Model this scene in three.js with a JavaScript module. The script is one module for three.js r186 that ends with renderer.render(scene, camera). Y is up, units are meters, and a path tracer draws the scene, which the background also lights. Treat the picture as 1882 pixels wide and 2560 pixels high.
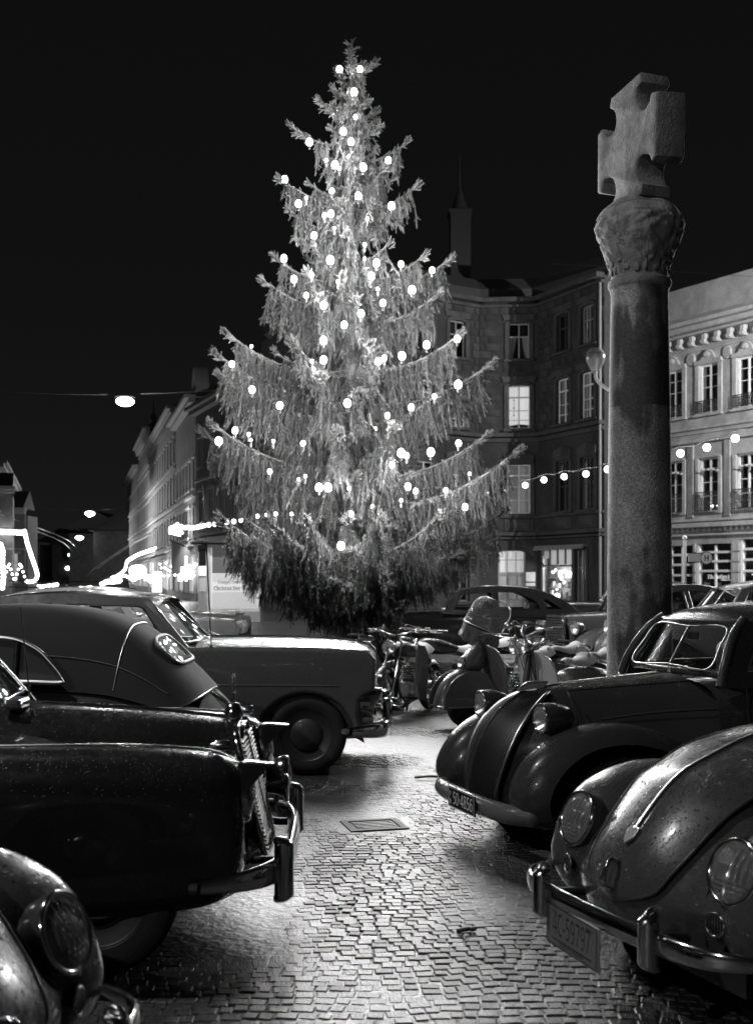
import * as THREE from 'three';
import { RoundedBoxGeometry } from 'three/addons/geometries/RoundedBoxGeometry.js';
import { mergeGeometries, toCreasedNormals } from 'three/addons/utils/BufferGeometryUtils.js';
import { MeshSurfaceSampler } from 'three/addons/math/MeshSurfaceSampler.js';

// ---------------------------------------------------------------- camera, sky, exposure
const scene = new THREE.Scene();
const EYE = 1.7, FPX = 2875, HOR = 1442, PW = 1882, PH = 2560;      // metres, photo pixels
const camera = new THREE.PerspectiveCamera(2 * Math.atan(PH / 2 / FPX) * 180 / Math.PI, 752 / 1024, 0.1, 900);
camera.position.set(0, EYE, 0);
camera.lookAt(0, EYE, -10);
camera.focus = 8.5; camera.userData.fStop = 3.2;                    // a large-format lens: slightly soft near and far
camera.setViewOffset(752, 1024, 0, -(HOR - PH / 2) * 0.4, 752, 1024); // rising front of a view camera
const renderer = new THREE.WebGLRenderer({ antialias: true });
renderer.toneMapping = THREE.LinearToneMapping;
renderer.toneMappingExposure = 1.0;
renderer.shadowMap.enabled = true;
{
  const W = 16, H = 32, data = new Float32Array(W * H * 4);
  for (let y = 0; y < H; y++) for (let x = 0; x < W; x++) {
    const up = Math.max(0, Math.sin(((y + 0.5) / H - 0.5) * Math.PI));
    const v = 0.0042 + 0.0065 * Math.exp(-up * 7);                   // night sky over a lit town
    data.set([v, v, v, 1], (y * W + x) * 4);
  }
  const sky = new THREE.DataTexture(data, W, H, THREE.RGBAFormat, THREE.FloatType);
  sky.mapping = THREE.EquirectangularReflectionMapping; sky.magFilter = THREE.LinearFilter; sky.needsUpdate = true;
  scene.background = sky; scene.environment = sky;
}
const LAMP_POWER = 1, BULB_POWER = 5;                                // candela of one tree bulb

// ---------------------------------------------------------------- helpers
let rs = 1;
const seed = (n) => { rs = n >>> 0; };
const rnd = (a = 0, b = 1) => { rs = (rs + 0x6d2b79f5) | 0; let t = Math.imul(rs ^ (rs >>> 15), 1 | rs); t = (t + Math.imul(t ^ (t >>> 7), 61 | t)) ^ t; return a + (b - a) * (((t ^ (t >>> 14)) >>> 0) / 4294967296); };
const V = (x, y, z) => new THREE.Vector3(x, y, z);
const at = (px, py, d) => V((px - PW / 2) / FPX * d, EYE + (HOR - py) / FPX * d, -d);       // photo pixel + depth -> place
const ad = (dx, dy, d) => at(dx / 0.8778, dy / 0.8778, d);
const G = (l) => new THREE.Color().setRGB(l, l, l);
const TAU = Math.PI * 2;

const used = {};
function named(n) { used[n] = (used[n] ?? -1) + 1; return used[n] ? n + '_' + String(used[n]).padStart(3, '0') : n; }
function tag(o, label, category, group, kind) { if (label) o.userData.label = label; if (category) o.userData.category = category; if (group) o.userData.group = group; if (kind) o.userData.kind = kind; return o; }
function thing(name, label, category, pos = V(0, 0, 0), turn = 0, group) {
  const o = new THREE.Group(); o.name = named(name); o.position.copy(pos); o.rotation.y = turn; scene.add(o); return tag(o, label, category, group);
}
function part(parent, name, geo, mat, kind) {
  const list = Array.isArray(geo) ? join(geo) : geo;
  const m = new THREE.Mesh(list, mat); m.name = name; m.castShadow = m.receiveShadow = true; parent.add(m); if (kind) m.userData.kind = kind; return m;
}
function solo(name, geo, mat, label, category, group, kind) { const m = part(scene, named(name), geo, mat); return tag(m, label, category, group, kind); }
function join(list) {
  return list.length === 1 ? list[0] : mergeGeometries(list.map((g) => { const h = g.index ? g.toNonIndexed() : g; for (const k of Object.keys(h.attributes)) if (!['position', 'normal', 'uv'].includes(k)) h.deleteAttribute(k); if (!h.attributes.uv) h.setAttribute('uv', new THREE.BufferAttribute(new Float32Array(h.attributes.position.count * 2), 2)); return h; }));
}
function muv(g, s = 1) {                                              // uv in metres from the dominant axis
  const p = g.attributes.position, n = g.attributes.normal, uv = new Float32Array(p.count * 2);
  for (let i = 0; i < p.count; i++) {
    const ax = Math.abs(n.getX(i)), ay = Math.abs(n.getY(i)), az = Math.abs(n.getZ(i)), x = p.getX(i), y = p.getY(i), z = p.getZ(i);
    const [a, b] = ay > ax && ay > az ? [x, z] : ax > az ? [z, y] : [x, y];
    uv[2 * i] = a * s; uv[2 * i + 1] = b * s;
  }
  g.setAttribute('uv', new THREE.BufferAttribute(uv, 2)); return g;
}
const box = (w, h, d, x = 0, y = 0, z = 0) => muv(new THREE.BoxGeometry(w, h, d).translate(x, y, z));
const rbox = (w, h, d, x = 0, y = 0, z = 0, r = 0.02, s = 2) => new RoundedBoxGeometry(w, h, d, s, Math.min(r, w / 2.01, h / 2.01, d / 2.01)).translate(x, y, z);
const cyl = (r0, r1, h, x = 0, y = 0, z = 0, n = 20) => new THREE.CylinderGeometry(r1, r0, h, n).translate(x, y, z);
const ball = (r, x = 0, y = 0, z = 0, w = 20, h = 14) => new THREE.SphereGeometry(r, w, h).translate(x, y, z);
const pts = (a) => a.map((p) => (p.isVector3 ? p : V(p[0], p[1], p[2] ?? 0)));
const tube = (a, r, n = 24, k = 8, closed = false) => new THREE.TubeGeometry(new THREE.CatmullRomCurve3(pts(a), closed, 'centripetal'), n, r, k, closed);
const rod = (a, b, r, k = 8) => new THREE.TubeGeometry(new THREE.LineCurve3(...pts([a, b])), 1, r, k);
const lathe = (p, n = 32) => new THREE.LatheGeometry(p.map((q) => new THREE.Vector2(q[0], q[1])), n);
const latheX = (p, n = 32) => lathe(p, n).rotateZ(-Math.PI / 2);     // profile axis along +x
const poly = (p) => new THREE.Shape(p.map((q) => new THREE.Vector2(q[0], q[1])));
function curvy(p, tension = 0.5, n = 8) {                             // smooth closed outline through points; a point with a third entry is a sharp corner
  const out = [], L = p.length, P = (i) => p[(i + L) % L];
  for (let i = 0; i < L; i++) {
    const a = P(i - 1), b = P(i), c = P(i + 1), d = P(i + 2);
    const m1 = b[2] ? [c[0] - b[0], c[1] - b[1]] : [(c[0] - a[0]) * tension, (c[1] - a[1]) * tension], m2 = c[2] ? [c[0] - b[0], c[1] - b[1]] : [(d[0] - b[0]) * tension, (d[1] - b[1]) * tension];
    for (let k = 0; k < n; k++) { const t = k / n, t2 = t * t, t3 = t2 * t; out.push([0, 1].map((j) => (2 * t3 - 3 * t2 + 1) * b[j] + (t3 - 2 * t2 + t) * m1[j] + (-2 * t3 + 3 * t2) * c[j] + (t3 - t2) * m2[j])); }
  }
  return out;
}
const extr = (shape, depth, bevel = 0, seg = 2, curve = 12) => new THREE.ExtrudeGeometry(shape, { depth, bevelEnabled: bevel > 0, bevelSize: bevel, bevelThickness: bevel, bevelSegments: seg, curveSegments: curve });
function spline(rows, t) {                                            // Catmull-Rom through rows of numbers, t in 0..1
  const n = rows.length - 1, f = Math.min(n - 1e-6, t * n), i = Math.floor(f), u = f - i, R = (k) => rows[Math.max(0, Math.min(n, k))];
  const a = R(i - 1), b = R(i), c = R(i + 1), d = R(i + 2);
  return b.map((_, k) => 0.5 * (2 * b[k] + (c[k] - a[k]) * u + (2 * a[k] - 5 * b[k] + 4 * c[k] - d[k]) * u * u + (3 * b[k] - a[k] - 3 * c[k] + d[k]) * u * u * u));
}
function grid(nu, nv, f) {
  const pos = [], uv = [], idx = [];
  for (let i = 0; i <= nu; i++) for (let j = 0; j <= nv; j++) { pos.push(...f(i / nu, j / nv)); uv.push(i / nu, j / nv); }
  for (let i = 0; i < nu; i++) for (let j = 0; j < nv; j++) { const a = i * (nv + 1) + j, b = a + nv + 1; idx.push(a, b, a + 1, b, b + 1, a + 1); }
  const g = new THREE.BufferGeometry(); g.setAttribute('position', new THREE.Float32BufferAttribute(pos, 3)); g.setAttribute('uv', new THREE.Float32BufferAttribute(uv, 2)); g.setIndex(idx); g.computeVertexNormals(); return g;
}
// a panel that follows a side profile: rows [x, y, half width, edge dx, edge dy]
const sheet = (rows, { p = 2, nu = 40, nv = 24, zc = 0, v0 = -1, v1 = 1 } = {}) => grid(nu, nv, (u, v) => {
  const [x, y, hw, dx, dy] = spline(rows, u), s = v0 + (v1 - v0) * v, e = Math.sin(s * Math.PI / 2), k = Math.abs(e) ** p;   // denser rows near the edge
  return [x + dx * k, y + dy * k, zc + hw * e];
});
const sheetAt = (rows, u, e, p = 2, zc = 0) => { const [x, y, hw, dx, dy] = spline(rows, u), k = Math.abs(e) ** p; return V(x + dx * k, y + dy * k, zc + hw * e); };
// closed body: rows [x, y bottom, y top, half width, squareness]
const hull = (rows, { zc = 0, nu = 40, nv = 32 } = {}) => grid(nu, nv, (u, v) => {
  const [x, yb, yt, hw, n] = spline(rows, u), a = v * TAU, c = Math.cos(a), s = Math.sin(a), q = 2 / Math.max(1, n);
  return [x, (yb + yt) / 2 + (yt - yb) / 2 * Math.sign(s) * Math.abs(s) ** q, zc + hw * Math.sign(c) * Math.abs(c) ** q];
});
// wing round a wheel: path of (x, y) crest points, edges drawn in towards the wheel centre
const wing = (path, zc, hw, cx, cy, k, p = 2.6, nu = 44, nv = 20) => sheet(path.map(([x, y, w, kk]) => [x, y, hw * (w ?? 1), (cx - x) * (kk ?? k), (cy - y) * (kk ?? k)]), { p, nu, nv, zc });

// ---------------------------------------------------------------- textures and materials
function hash(x, y, s) { let h = Math.imul(x, 374761393) + Math.imul(y, 668265263) + Math.imul(s, 2246822519); h = Math.imul(h ^ (h >>> 13), 1274126177); return ((h ^ (h >>> 16)) >>> 0) / 4294967296; }
function vnoise(x, y, per, s) {
  const ix = Math.floor(x), iy = Math.floor(y), u = x - ix, v = y - iy, a = u * u * (3 - 2 * u), b = v * v * (3 - 2 * v), m = (k) => ((k % per) + per) % per;
  const h = (i, j) => hash(m(ix + i), m(iy + j), s);
  return (h(0, 0) * (1 - a) + h(1, 0) * a) * (1 - b) + (h(0, 1) * (1 - a) + h(1, 1) * a) * b;
}
const fbm = (x, y, per, s, oct) => { let t = 0, a = 0.5, w = 0; for (let o = 0; o < oct; o++) { t += a * vnoise(x * 2 ** o, y * 2 ** o, per * 2 ** o, s + o); w += a; a *= 0.6; } return t / w; };
function tex(size, f, srgb = false, rep = 1) {
  const d = new Uint8Array(size * size * 4);
  for (let y = 0; y < size; y++) for (let x = 0; x < size; x++) { const v = Math.max(0, Math.min(255, f(x / size, y / size) * 255)); d.set([v, v, v, 255], (y * size + x) * 4); }
  const t = new THREE.DataTexture(d, size, size); t.wrapS = t.wrapT = THREE.RepeatWrapping; t.magFilter = THREE.LinearFilter; t.minFilter = THREE.LinearMipmapLinearFilter; t.generateMipmaps = true;
  if (srgb) t.colorSpace = THREE.SRGBColorSpace; t.repeat.set(rep, rep); t.needsUpdate = true; return t;
}
const T = {
  fine: tex(256, (x, y) => fbm(x * 32, y * 32, 32, 3, 4)),
  granite: tex(512, (x, y) => { const f = fbm(x * 96, y * 96, 96, 11, 2), c = fbm(x * 7, y * 7, 7, 5, 4); return 0.62 + 0.55 * (f - 0.5) + 0.35 * (c - 0.5); }, true, 1.2),
  stain: tex(512, (x, y) => { const c = fbm(x * 4, y * 3, 1e6, 21, 5), f = fbm(x * 60, y * 60, 60, 8, 3); return 0.7 + 0.5 * (c - 0.5) + 0.25 * (f - 0.5); }, true, 0.25),
  plaster: tex(512, (x, y) => { const c = fbm(x * 5, y * 5, 5, 31, 5), f = fbm(x * 90, y * 90, 90, 9, 2); return 0.82 + 0.42 * (c - 0.5) + 0.12 * (f - 0.5); }, true, 0.3),
  cloth: tex(256, (x, y) => 0.5 + 0.2 * Math.sin(x * TAU * 64) * Math.sin(y * TAU * 64) + 0.3 * (fbm(x * 40, y * 40, 40, 6, 3) - 0.5)),
  rain: (() => {                                                     // bumps of rain drops on bodywork
    const N = 512, d = new Float32Array(N * N); seed(77);
    for (let k = 0; k < 620; k++) { const cx = rnd(0, N), cy = rnd(0, N), r = rnd(1.6, 3.6) * (rnd() < 0.1 ? 1.6 : 1); for (let y = -7; y <= 7; y++) for (let x = -7; x <= 7; x++) { const q = 1 - (x * x + y * y) / (r * r); if (q > 0) { const i = ((Math.floor(cy) + y + N) % N) * N + (Math.floor(cx) + x + N) % N; d[i] = Math.max(d[i], Math.sqrt(q)); } } }
    return tex(N, (x, y) => 0.1 + 0.85 * d[Math.round(y * N) * N + Math.round(x * N)], false, 3);
  })(),
  shaft: tex(1024, (x, y) => { const f = fbm(x * 150, y * 300, 150, 11, 2), c = fbm(x * 5, y * 10, 5, 5, 4), k = fbm(x * 4, y * 7, 4, 63, 4), drip = fbm(x * 14, y * 3, 14, 64, 3); const soot = Math.max(0, Math.min(1, (0.62 * k + 0.38 * drip + (y > 0.7 ? 0.12 : 0) - 0.52) * 9)); return (0.66 + 0.42 * (f - 0.5) + 0.4 * (c - 0.5)) * (1 - 0.5 * soot); }, true),
  dirt: tex(512, (x, y) => { const c = fbm(x * 9, y * 9, 9, 77, 5), f = fbm(x * 70, y * 70, 70, 15, 3); return 0.25 + 0.45 * c + 0.35 * (f - 0.5); }),
};
function mat(l, rough = 0.6, o = {}) { return new THREE.MeshPhysicalMaterial({ color: G(l), roughness: rough, metalness: 0, side: THREE.DoubleSide, ...o }); }
const wet = { clearcoat: 1, clearcoatRoughness: 0.018, specularIntensity: 0.35 };
const paint = (l, rough = 0.32) => mat(l, rough + 0.3, { roughnessMap: T.dirt, bumpMap: T.rain, bumpScale: 0.0012, ...wet });
const paint0 = (l, rough = 0.32) => mat(l, rough + 0.12, { clearcoat: 1, clearcoatRoughness: 0.035 });
const M = {
  chrome: mat(0.62, 0.12, { metalness: 1 }),
  dullchrome: mat(0.45, 0.3, { metalness: 1 }),
  reflector: mat(0.85, 0.2, { metalness: 1 }),
  rubber: mat(0.009, 0.8, { bumpMap: T.fine, bumpScale: 0.002 }),
  black: mat(0.012, 0.5),
  dark: mat(0.02, 0.6),
  iron: mat(0.06, 0.45, { metalness: 0.7 }),
  seat: mat(0.06, 0.55, { bumpMap: T.fine, bumpScale: 0.003 }),
  palecover: mat(0.2, 0.7, { bumpMap: T.cloth, bumpScale: 0.002 }),
  glass: mat(0.9, 0.03, { transmission: 1, thickness: 0, ior: 1.5 }),
  wetglass: mat(0.85, 0.09, { transmission: 1, thickness: 0, ior: 1.5, bumpMap: T.fine, bumpScale: 0.0015 }),
  lens: mat(0.85, 0.05, { transmission: 0.92, thickness: 0, ior: 1.5 }),
  drop: mat(0.03, 0.05, { ior: 2.3 }),
  water: mat(0.5, 0.05),
};
const paneDark = mat(0.02, 0.06, { clearcoat: 1 });

function textTex(w, h, draw) { const c = document.createElement('canvas'); c.width = w; c.height = h; draw(c.getContext('2d'), w, h); const t = new THREE.CanvasTexture(c); t.colorSpace = THREE.SRGBColorSpace; t.anisotropy = 4; return t; }

function wheel(parent, x, y, z, r, w, out, hub = M.chrome) {          // tyre with rim and hub cap as sub-parts
  const s = [[r * 0.62, -w * 0.4], [r * 0.76, -w * 0.52], [r * 0.9, -w * 0.5], [r * 0.985, -w * 0.36], [r, -w * 0.15], [r, w * 0.15], [r * 0.985, w * 0.36], [r * 0.9, w * 0.5], [r * 0.76, w * 0.52], [r * 0.62, w * 0.4]];
  const g = part(parent, 'wheel', lathe(s, 40).rotateX(Math.PI / 2), M.rubber); g.position.set(x, y, z); g.rotation.y = out < 0 ? Math.PI : 0;
  part(g, 'rim', lathe([[0.001, w * 0.2], [r * 0.4, w * 0.22], [r * 0.52, w * 0.36], [r * 0.6, w * 0.34], [r * 0.65, w * 0.44]], 36).rotateX(Math.PI / 2), M.iron);
  part(g, 'hubcap', lathe([[0.001, w * 0.52], [r * 0.2, w * 0.5], [r * 0.34, w * 0.42], [r * 0.4, w * 0.3]], 32).rotateX(Math.PI / 2), hub);
  return g;
}
// headlight facing +x at its own origin: ring > lens, reflector
function headlight(parent, name, x, y, z, r, { tilt = 0, yaw = 0, shell, shellMat, dome = 0.25, ring = M.chrome, fine = false } = {}) {
  const g = part(parent, name, new THREE.TorusGeometry(r, r * 0.09, 10, 48).rotateY(Math.PI / 2), ring);
  g.position.set(x, y, z); g.rotation.set(0, yaw, tilt, 'YZX');
  const lensG = grid(fine ? 40 : 10, fine ? 220 : 72, (u, v) => { const a = v * TAU, q = u * r * 0.97, rib = (fine ? 0.004 : 0.0035) * Math.cos(Math.cos(a) * q / r * (fine ? 30 : 46)) * (Math.sin(a) * q > -r * 0.25 ? 1 : 0.4) + (Math.sin(a) * q < -r * 0.25 ? 0.003 * Math.cos(Math.sin(a) * q / r * 40) : 0); return [dome * r * (1 - u * u) + rib * (1 - u ** 6), Math.sin(a) * q, Math.cos(a) * q]; });
  part(g, 'lens', lensG, M.lens);
  part(g, 'reflector', latheX([[0.001, -r * 0.75], [r * 0.3, -r * 0.68], [r * 0.65, -r * 0.42], [r * 0.97, -0.004]], 36), M.reflector);
  part(g, 'lamp_bulb', ball(r * 0.12, -r * 0.4, 0, 0, 12, 8), M.chrome);
  if (shell) part(g, 'lamp_shell', latheX(shell, 40), shellMat);
  return g;
}
function drops(mesh, n, r0, r1, mtl, up = 0.25) {                      // rain drops on a panel (too many to count)
  const flat = mesh.geometry.index ? mesh.geometry.toNonIndexed() : mesh.geometry, s = new MeshSurfaceSampler(new THREE.Mesh(flat, mesh.material)); s.setRandomGenerator ? s.setRandomGenerator(() => rnd()) : 0; s.build();
  const g = new THREE.SphereGeometry(1, 8, 5, 0, TAU, 0, Math.PI / 2), im = new THREE.InstancedMesh(g, mtl, n), p = V(), q = V(), Q = new THREE.Quaternion(), Y = V(0, 1, 0), m = new THREE.Matrix4();
  for (let i = 0, guard = 0; i < n && guard < n * 30; guard++) {
    s.sample(p, q); if (q.y < 0) q.negate(); if (q.y < up) continue;
    const r = rnd(r0, r1) * (rnd() < 0.12 ? 1.6 : 1); Q.setFromUnitVectors(Y, q.normalize()); m.compose(p, Q, V(r, r * 0.55, r)); im.setMatrixAt(i++, m);
  }
  im.name = 'water_drops'; im.userData.kind = 'stuff'; im.castShadow = im.receiveShadow = true; mesh.add(im); return im;
}
// ---------------------------------------------------------------- ground and setting
const wetStone = mat(0.046, 0.52, { bumpMap: T.fine, bumpScale: 0.006, clearcoat: 0.14, clearcoatRoughness: 0.32 });
{
  const base = solo('square', muv(new THREE.PlaneGeometry(700, 700).rotateX(-Math.PI / 2).translate(0, -0.0045, -200), 1), mat(0.045, 0.5, { clearcoat: 0.14, clearcoatRoughness: 0.32, map: T.stain, bumpMap: T.fine, bumpScale: 0.01 }), 'wet cobbled market square', null, null, 'structure'); delete base.userData.category;
  // cobbles: the nearest ones one by one, the rest joined
  seed(7);
  const variants = [0, 1, 2, 3, 4].map(() => {
    const g = new RoundedBoxGeometry(1, 1, 1, 1, 0.09), p = g.attributes.position, a = rnd(-0.012, 0.012), b = rnd(-0.012, 0.012), q = Array.from({ length: 8 }, () => rnd(-0.09, 0.09));
    for (let i = 0; i < p.count; i++) { const x = p.getX(i), y = p.getY(i), z = p.getZ(i), k = (x > 0 ? 1 : 0) + (z > 0 ? 2 : 0); p.setX(i, x * (1 + q[k] * 0.7)); p.setZ(i, z * (1 + q[k + 4] * 0.7)); p.setY(i, y > 0 ? y + a * x * 2 + b * z * 2 - 0.13 * (x * x + z * z) : y); }
    g.computeVertexNormals(); return muv(g, 0.4);
  });
  const stones = [], RW = 0.063;
  const wetTone = (x, z) => { const f = fbm(x * 1.3 + 30, z * 0.9 + 60, 1e6, 41, 4), k = Math.max(0, Math.min(1, (f - 0.47) * 10)); return 0.55 + 0.6 * k; };   // soaked and drier patches with ragged outlines
  const wob = (x, z) => (vnoise(x * 0.35 + 40, z * 0.35 + 90, 1e6, 3) - 0.5) * 0.7 + (vnoise(x * 1.1 + 7, z * 1.1 + 3, 1e6, 4) - 0.5) * 0.2 + (vnoise(x * 4 + 7, z * 4 + 3, 1e6, 5) - 0.5) * 0.045;
  for (let r = 0; r < 350; r++) {
    let z0 = -2.6 - r * RW, x = Math.max(-9, -2.6 + z0 * 0.38) + rnd(0, 0.1);
    while (x < 9 && x < 2.6 - z0 * 0.38) {
      const w = rnd(0.05, 0.105), xc = x + w / 2, bend = 0.42 * Math.abs(((xc + 60 + 0.6 * Math.sin(r * 0.05)) % 2.6) / 2.6 - 0.5) - 0.07, z = z0 + wob(xc, z0) + bend + rnd(-0.006, 0.006);
      if (z > -24 && Math.abs(xc) < 2.4 + -z * 0.36) stones.push([xc, z, w - rnd(0.001, 0.004), RW - rnd(0.001, 0.005), rnd(-0.0018, 0.0008) + (vnoise(xc * 1.5 + 9, z * 1.5 + 50, 1e6, 9) - 0.5) * 0.018, Math.atan2(wob(xc + 0.1, z0) - wob(xc - 0.1, z0), 0.2) * -1 + rnd(-0.08, 0.08), rnd(0.8, 1.15) * wetTone(xc, z), Math.floor(rnd(0, 5))]);
      x += w;
    }
  }
  // a small iron cover with a ring of setts, in the gap
  const cover = at(935, 2062, 4887 / (2062 - HOR)); cover.y = 0;
  const inCover = (s) => Math.abs(s[0] - cover.x) < 0.24 && Math.abs(s[1] - cover.z) < 0.2;
  const list = stones.filter((s) => !inCover(s)).sort((a, b) => b[1] - a[1]);
  const seen = (s) => Math.abs(s[0] / -s[1]) < 0.34 && s[1] < -4.05 && s[0] > -1.6 && s[0] < 1.4;
  const near = list.filter(seen).slice(0, 300), nearSet = new Set(near), m = new THREE.Matrix4(), Q = new THREE.Quaternion(), E = new THREE.Euler();
  const tones = [0.022, 0.032, 0.044, 0.056].map((l) => { const k = wetStone.clone(); k.color = G(l); k.roughness = 0.34 + l * 3; return k; });
  const sheen = [0.34, 0.46, 0.6, 0.52, 0.4].map((r) => { const k = wetStone.clone(); k.roughness = r; return k; });
  const put = (o, s) => { o.position.set(s[0], s[4] - 0.055, s[1]); o.rotation.y = s[5]; o.scale.set(s[2], 0.12, s[3]); };
  for (const s of near) { const k = part(base, 'cobble', variants[s[7]], tones[Math.min(3, Math.floor(Math.max(0, (s[6] - 0.4) / 0.9 * 4)))]); put(k, s); }
  for (let v = 0; v < 5; v++) {
    const L = list.filter((s) => s[7] === v && !nearSet.has(s)), im = new THREE.InstancedMesh(variants[v], sheen[v], L.length);
    L.forEach((s, i) => { E.set(0, s[5], 0); Q.setFromEuler(E); m.compose(V(s[0], s[4] - 0.055, s[1]), Q, V(s[2], 0.12, s[3])); im.setMatrixAt(i, m); im.setColorAt(i, G(s[6])); });
    im.name = 'cobbles'; im.userData.kind = 'stuff'; im.castShadow = im.receiveShadow = true; base.add(im);
  }
  const cv = thing('drain_cover', 'small square iron drain cover set in the cobbles of the gap', 'drain cover', V(cover.x, 0.0, cover.z), 0.25);
  part(cv, 'cover_frame', join([box(0.4, 0.05, 0.045, 0, -0.02, 0.15), box(0.4, 0.05, 0.045, 0, -0.02, -0.15), box(0.045, 0.05, 0.255, 0.178, -0.02, 0), box(0.045, 0.05, 0.255, -0.178, -0.02, 0)]), mat(0.045, 0.7));
  part(cv, 'cover_plate', box(0.3, 0.03, 0.25, 0, -0.022, 0), M.iron);
  for (let i = 0; i < 5; i++) part(cv, 'cover_rib', box(0.28, 0.012, 0.015, 0, -0.003, -0.09 + i * 0.045), M.iron);
  // litter: a stick and leaves
  for (const [px, py, w, lab] of [[1075, 1948, 0.13, 'dark twig lying on the cobbles beside the prewar car'], [1165, 2335, 0.045, 'crumpled dark leaf on the cobbles near the grey small car']]) {
    const p = at(px, py, 4887 / (py - HOR)); p.y = 0.015; solo('leaf_litter', tube([p.clone().add(V(-w, 0, 0)), p.clone().add(V(0, 0.012, 0.01)), p.clone().add(V(w * 0.5, 0.004, -0.015)), p.clone().add(V(w, 0.01, 0))], 0.011, 16, 6), M.dark, lab, 'litter');
  }
}

// ---------------------------------------------------------------- stone market cross
{
  const gran = mat(0.4, 0.85, { map: T.shaft, bumpMap: T.shaft, bumpScale: 0.006 }), sand = mat(0.34, 0.9, { map: T.stain, bumpMap: T.dirt, bumpScale: 0.014 });
  const c = thing('market_cross', 'tall granite column with carved capital and weathered stone cross on top', 'market cross', V(2.33, 0, -10.2));
  for (const [w, y, h] of [[1.5, 0.1, 0.2], [1.15, 0.3, 0.2], [0.85, 0.5, 0.2]]) part(c, 'step', muv(rbox(w, h, w, 0, y, 0, 0.03)), sand).rotation.y = 0.3;
  const sh = lathe([[0.33, 0.6], [0.34, 0.66], [0.3, 0.72], [0.288, 0.78], [0.284, 1.2], [0.278, 2.2], [0.268, 3.2], [0.252, 4.1], [0.25, 4.2], [0.26, 4.24]], 64);
  { const p = sh.attributes.position, uv = sh.attributes.uv; for (let i = 0; i < p.count; i++) uv.setXY(i, uv.getX(i), (p.getY(i) - 0.6) / 3.7); }
  part(c, 'shaft', sh, gran);
  // capital: flaring bell with two rows of leaves and a heavy moulded block
  const bell = lathe(new THREE.SplineCurve([[0.26, 4.24], [0.275, 4.27], [0.275, 4.31], [0.25, 4.34], [0.262, 4.42], [0.3, 4.54], [0.345, 4.66], [0.375, 4.74], [0.385, 4.8], [0.372, 4.86], [0.33, 4.93], [0.26, 4.99], [0.2, 5.03], [0.001, 5.05]].map((q) => new THREE.Vector2(...q))).getPoints(80).map((q) => [q.x, q.y]), 110);
  { const p = bell.attributes.position; for (let i = 0; i < p.count; i++) { const x = p.getX(i), y = p.getY(i), z = p.getZ(i), a = Math.atan2(z, x), r = Math.hypot(x, z), k = y > 4.36 && y < 4.85 ? 1 + 0.07 * (vnoise(a * 7 + 30, y * 22, 1e6, 6) - 0.5) + 0.04 * (vnoise(a * 16 + 60, y * 50, 1e6, 7) - 0.5) : y > 4.85 ? 1 + 0.16 * (vnoise(a * 2 + 30, y * 9, 1e6, 6) - 0.5) : 1; if (r > 1e-3) { p.setX(i, x * k); p.setZ(i, z * k); } } bell.computeVertexNormals(); }
  const cap = part(c, 'capital', muv(bell, 1), sand);
  seed(3);
  for (let row = 0; row < 2; row++) for (let i = 0; i < 17; i++) {    // worn carving: uneven knobs, many broken away
    if (rnd() < 0.3) continue; const a = (i + row * 0.5 + rnd(-0.15, 0.15)) / 17 * TAU, y = 4.39 + row * 0.075, r = [0.262, 0.278, 0.302, 0.33][row], k = part(cap, 'carving', ball(1, 0, 0, 0, 9, 7), sand);
    k.position.set(r * Math.sin(a), y + rnd(-0.012, 0.012), r * Math.cos(a)); k.rotation.y = a; k.scale.set(rnd(0.018, 0.036), rnd(0.022, 0.04), rnd(0.004, 0.01));
  }
  // cross: splayed arms with concave hollows between them, seen almost along its arms
  const arm = (a) => { const R = (x, y) => [x * Math.cos(a) - y * Math.sin(a), x * Math.sin(a) + y * Math.cos(a)], o = [R(0.5, -0.25), R(0.5, 0.25)]; for (let i = 0; i <= 12; i++) { const b = (-18 - 234 * i / 12) * Math.PI / 180; o.push(R(0.31 + 0.15 * Math.cos(b), 0.31 + 0.15 * Math.sin(b))); } return o; };
  const out = [...arm(0), ...arm(Math.PI / 2), ...arm(Math.PI), ...arm(-Math.PI / 2)];
  const cg = extr(poly(out.map((q) => [q[0], q[1]])), 0.24, 0.025, 3).translate(0, 0, -0.12); { const p = cg.attributes.position; for (let i = 0; i < p.count; i++) { const x = p.getX(i), y = p.getY(i), z = p.getZ(i); p.setXYZ(i, x + 0.03 * (vnoise(y * 5 + 20, z * 6 + 20, 1e6, 1) - 0.5), y + 0.03 * (vnoise(x * 5 + 20, z * 6 + 50, 1e6, 2) - 0.5), z + 0.03 * (vnoise(x * 5 + 70, y * 5 + 20, 1e6, 3) - 0.5)); } }
  const cr = part(c, 'cross', muv(toCreasedNormals(cg, 0.5)), sand); cr.position.set(0, 5.52, 0); cr.rotation.y = -Math.atan2(0.96, 0.28);
}
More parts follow.
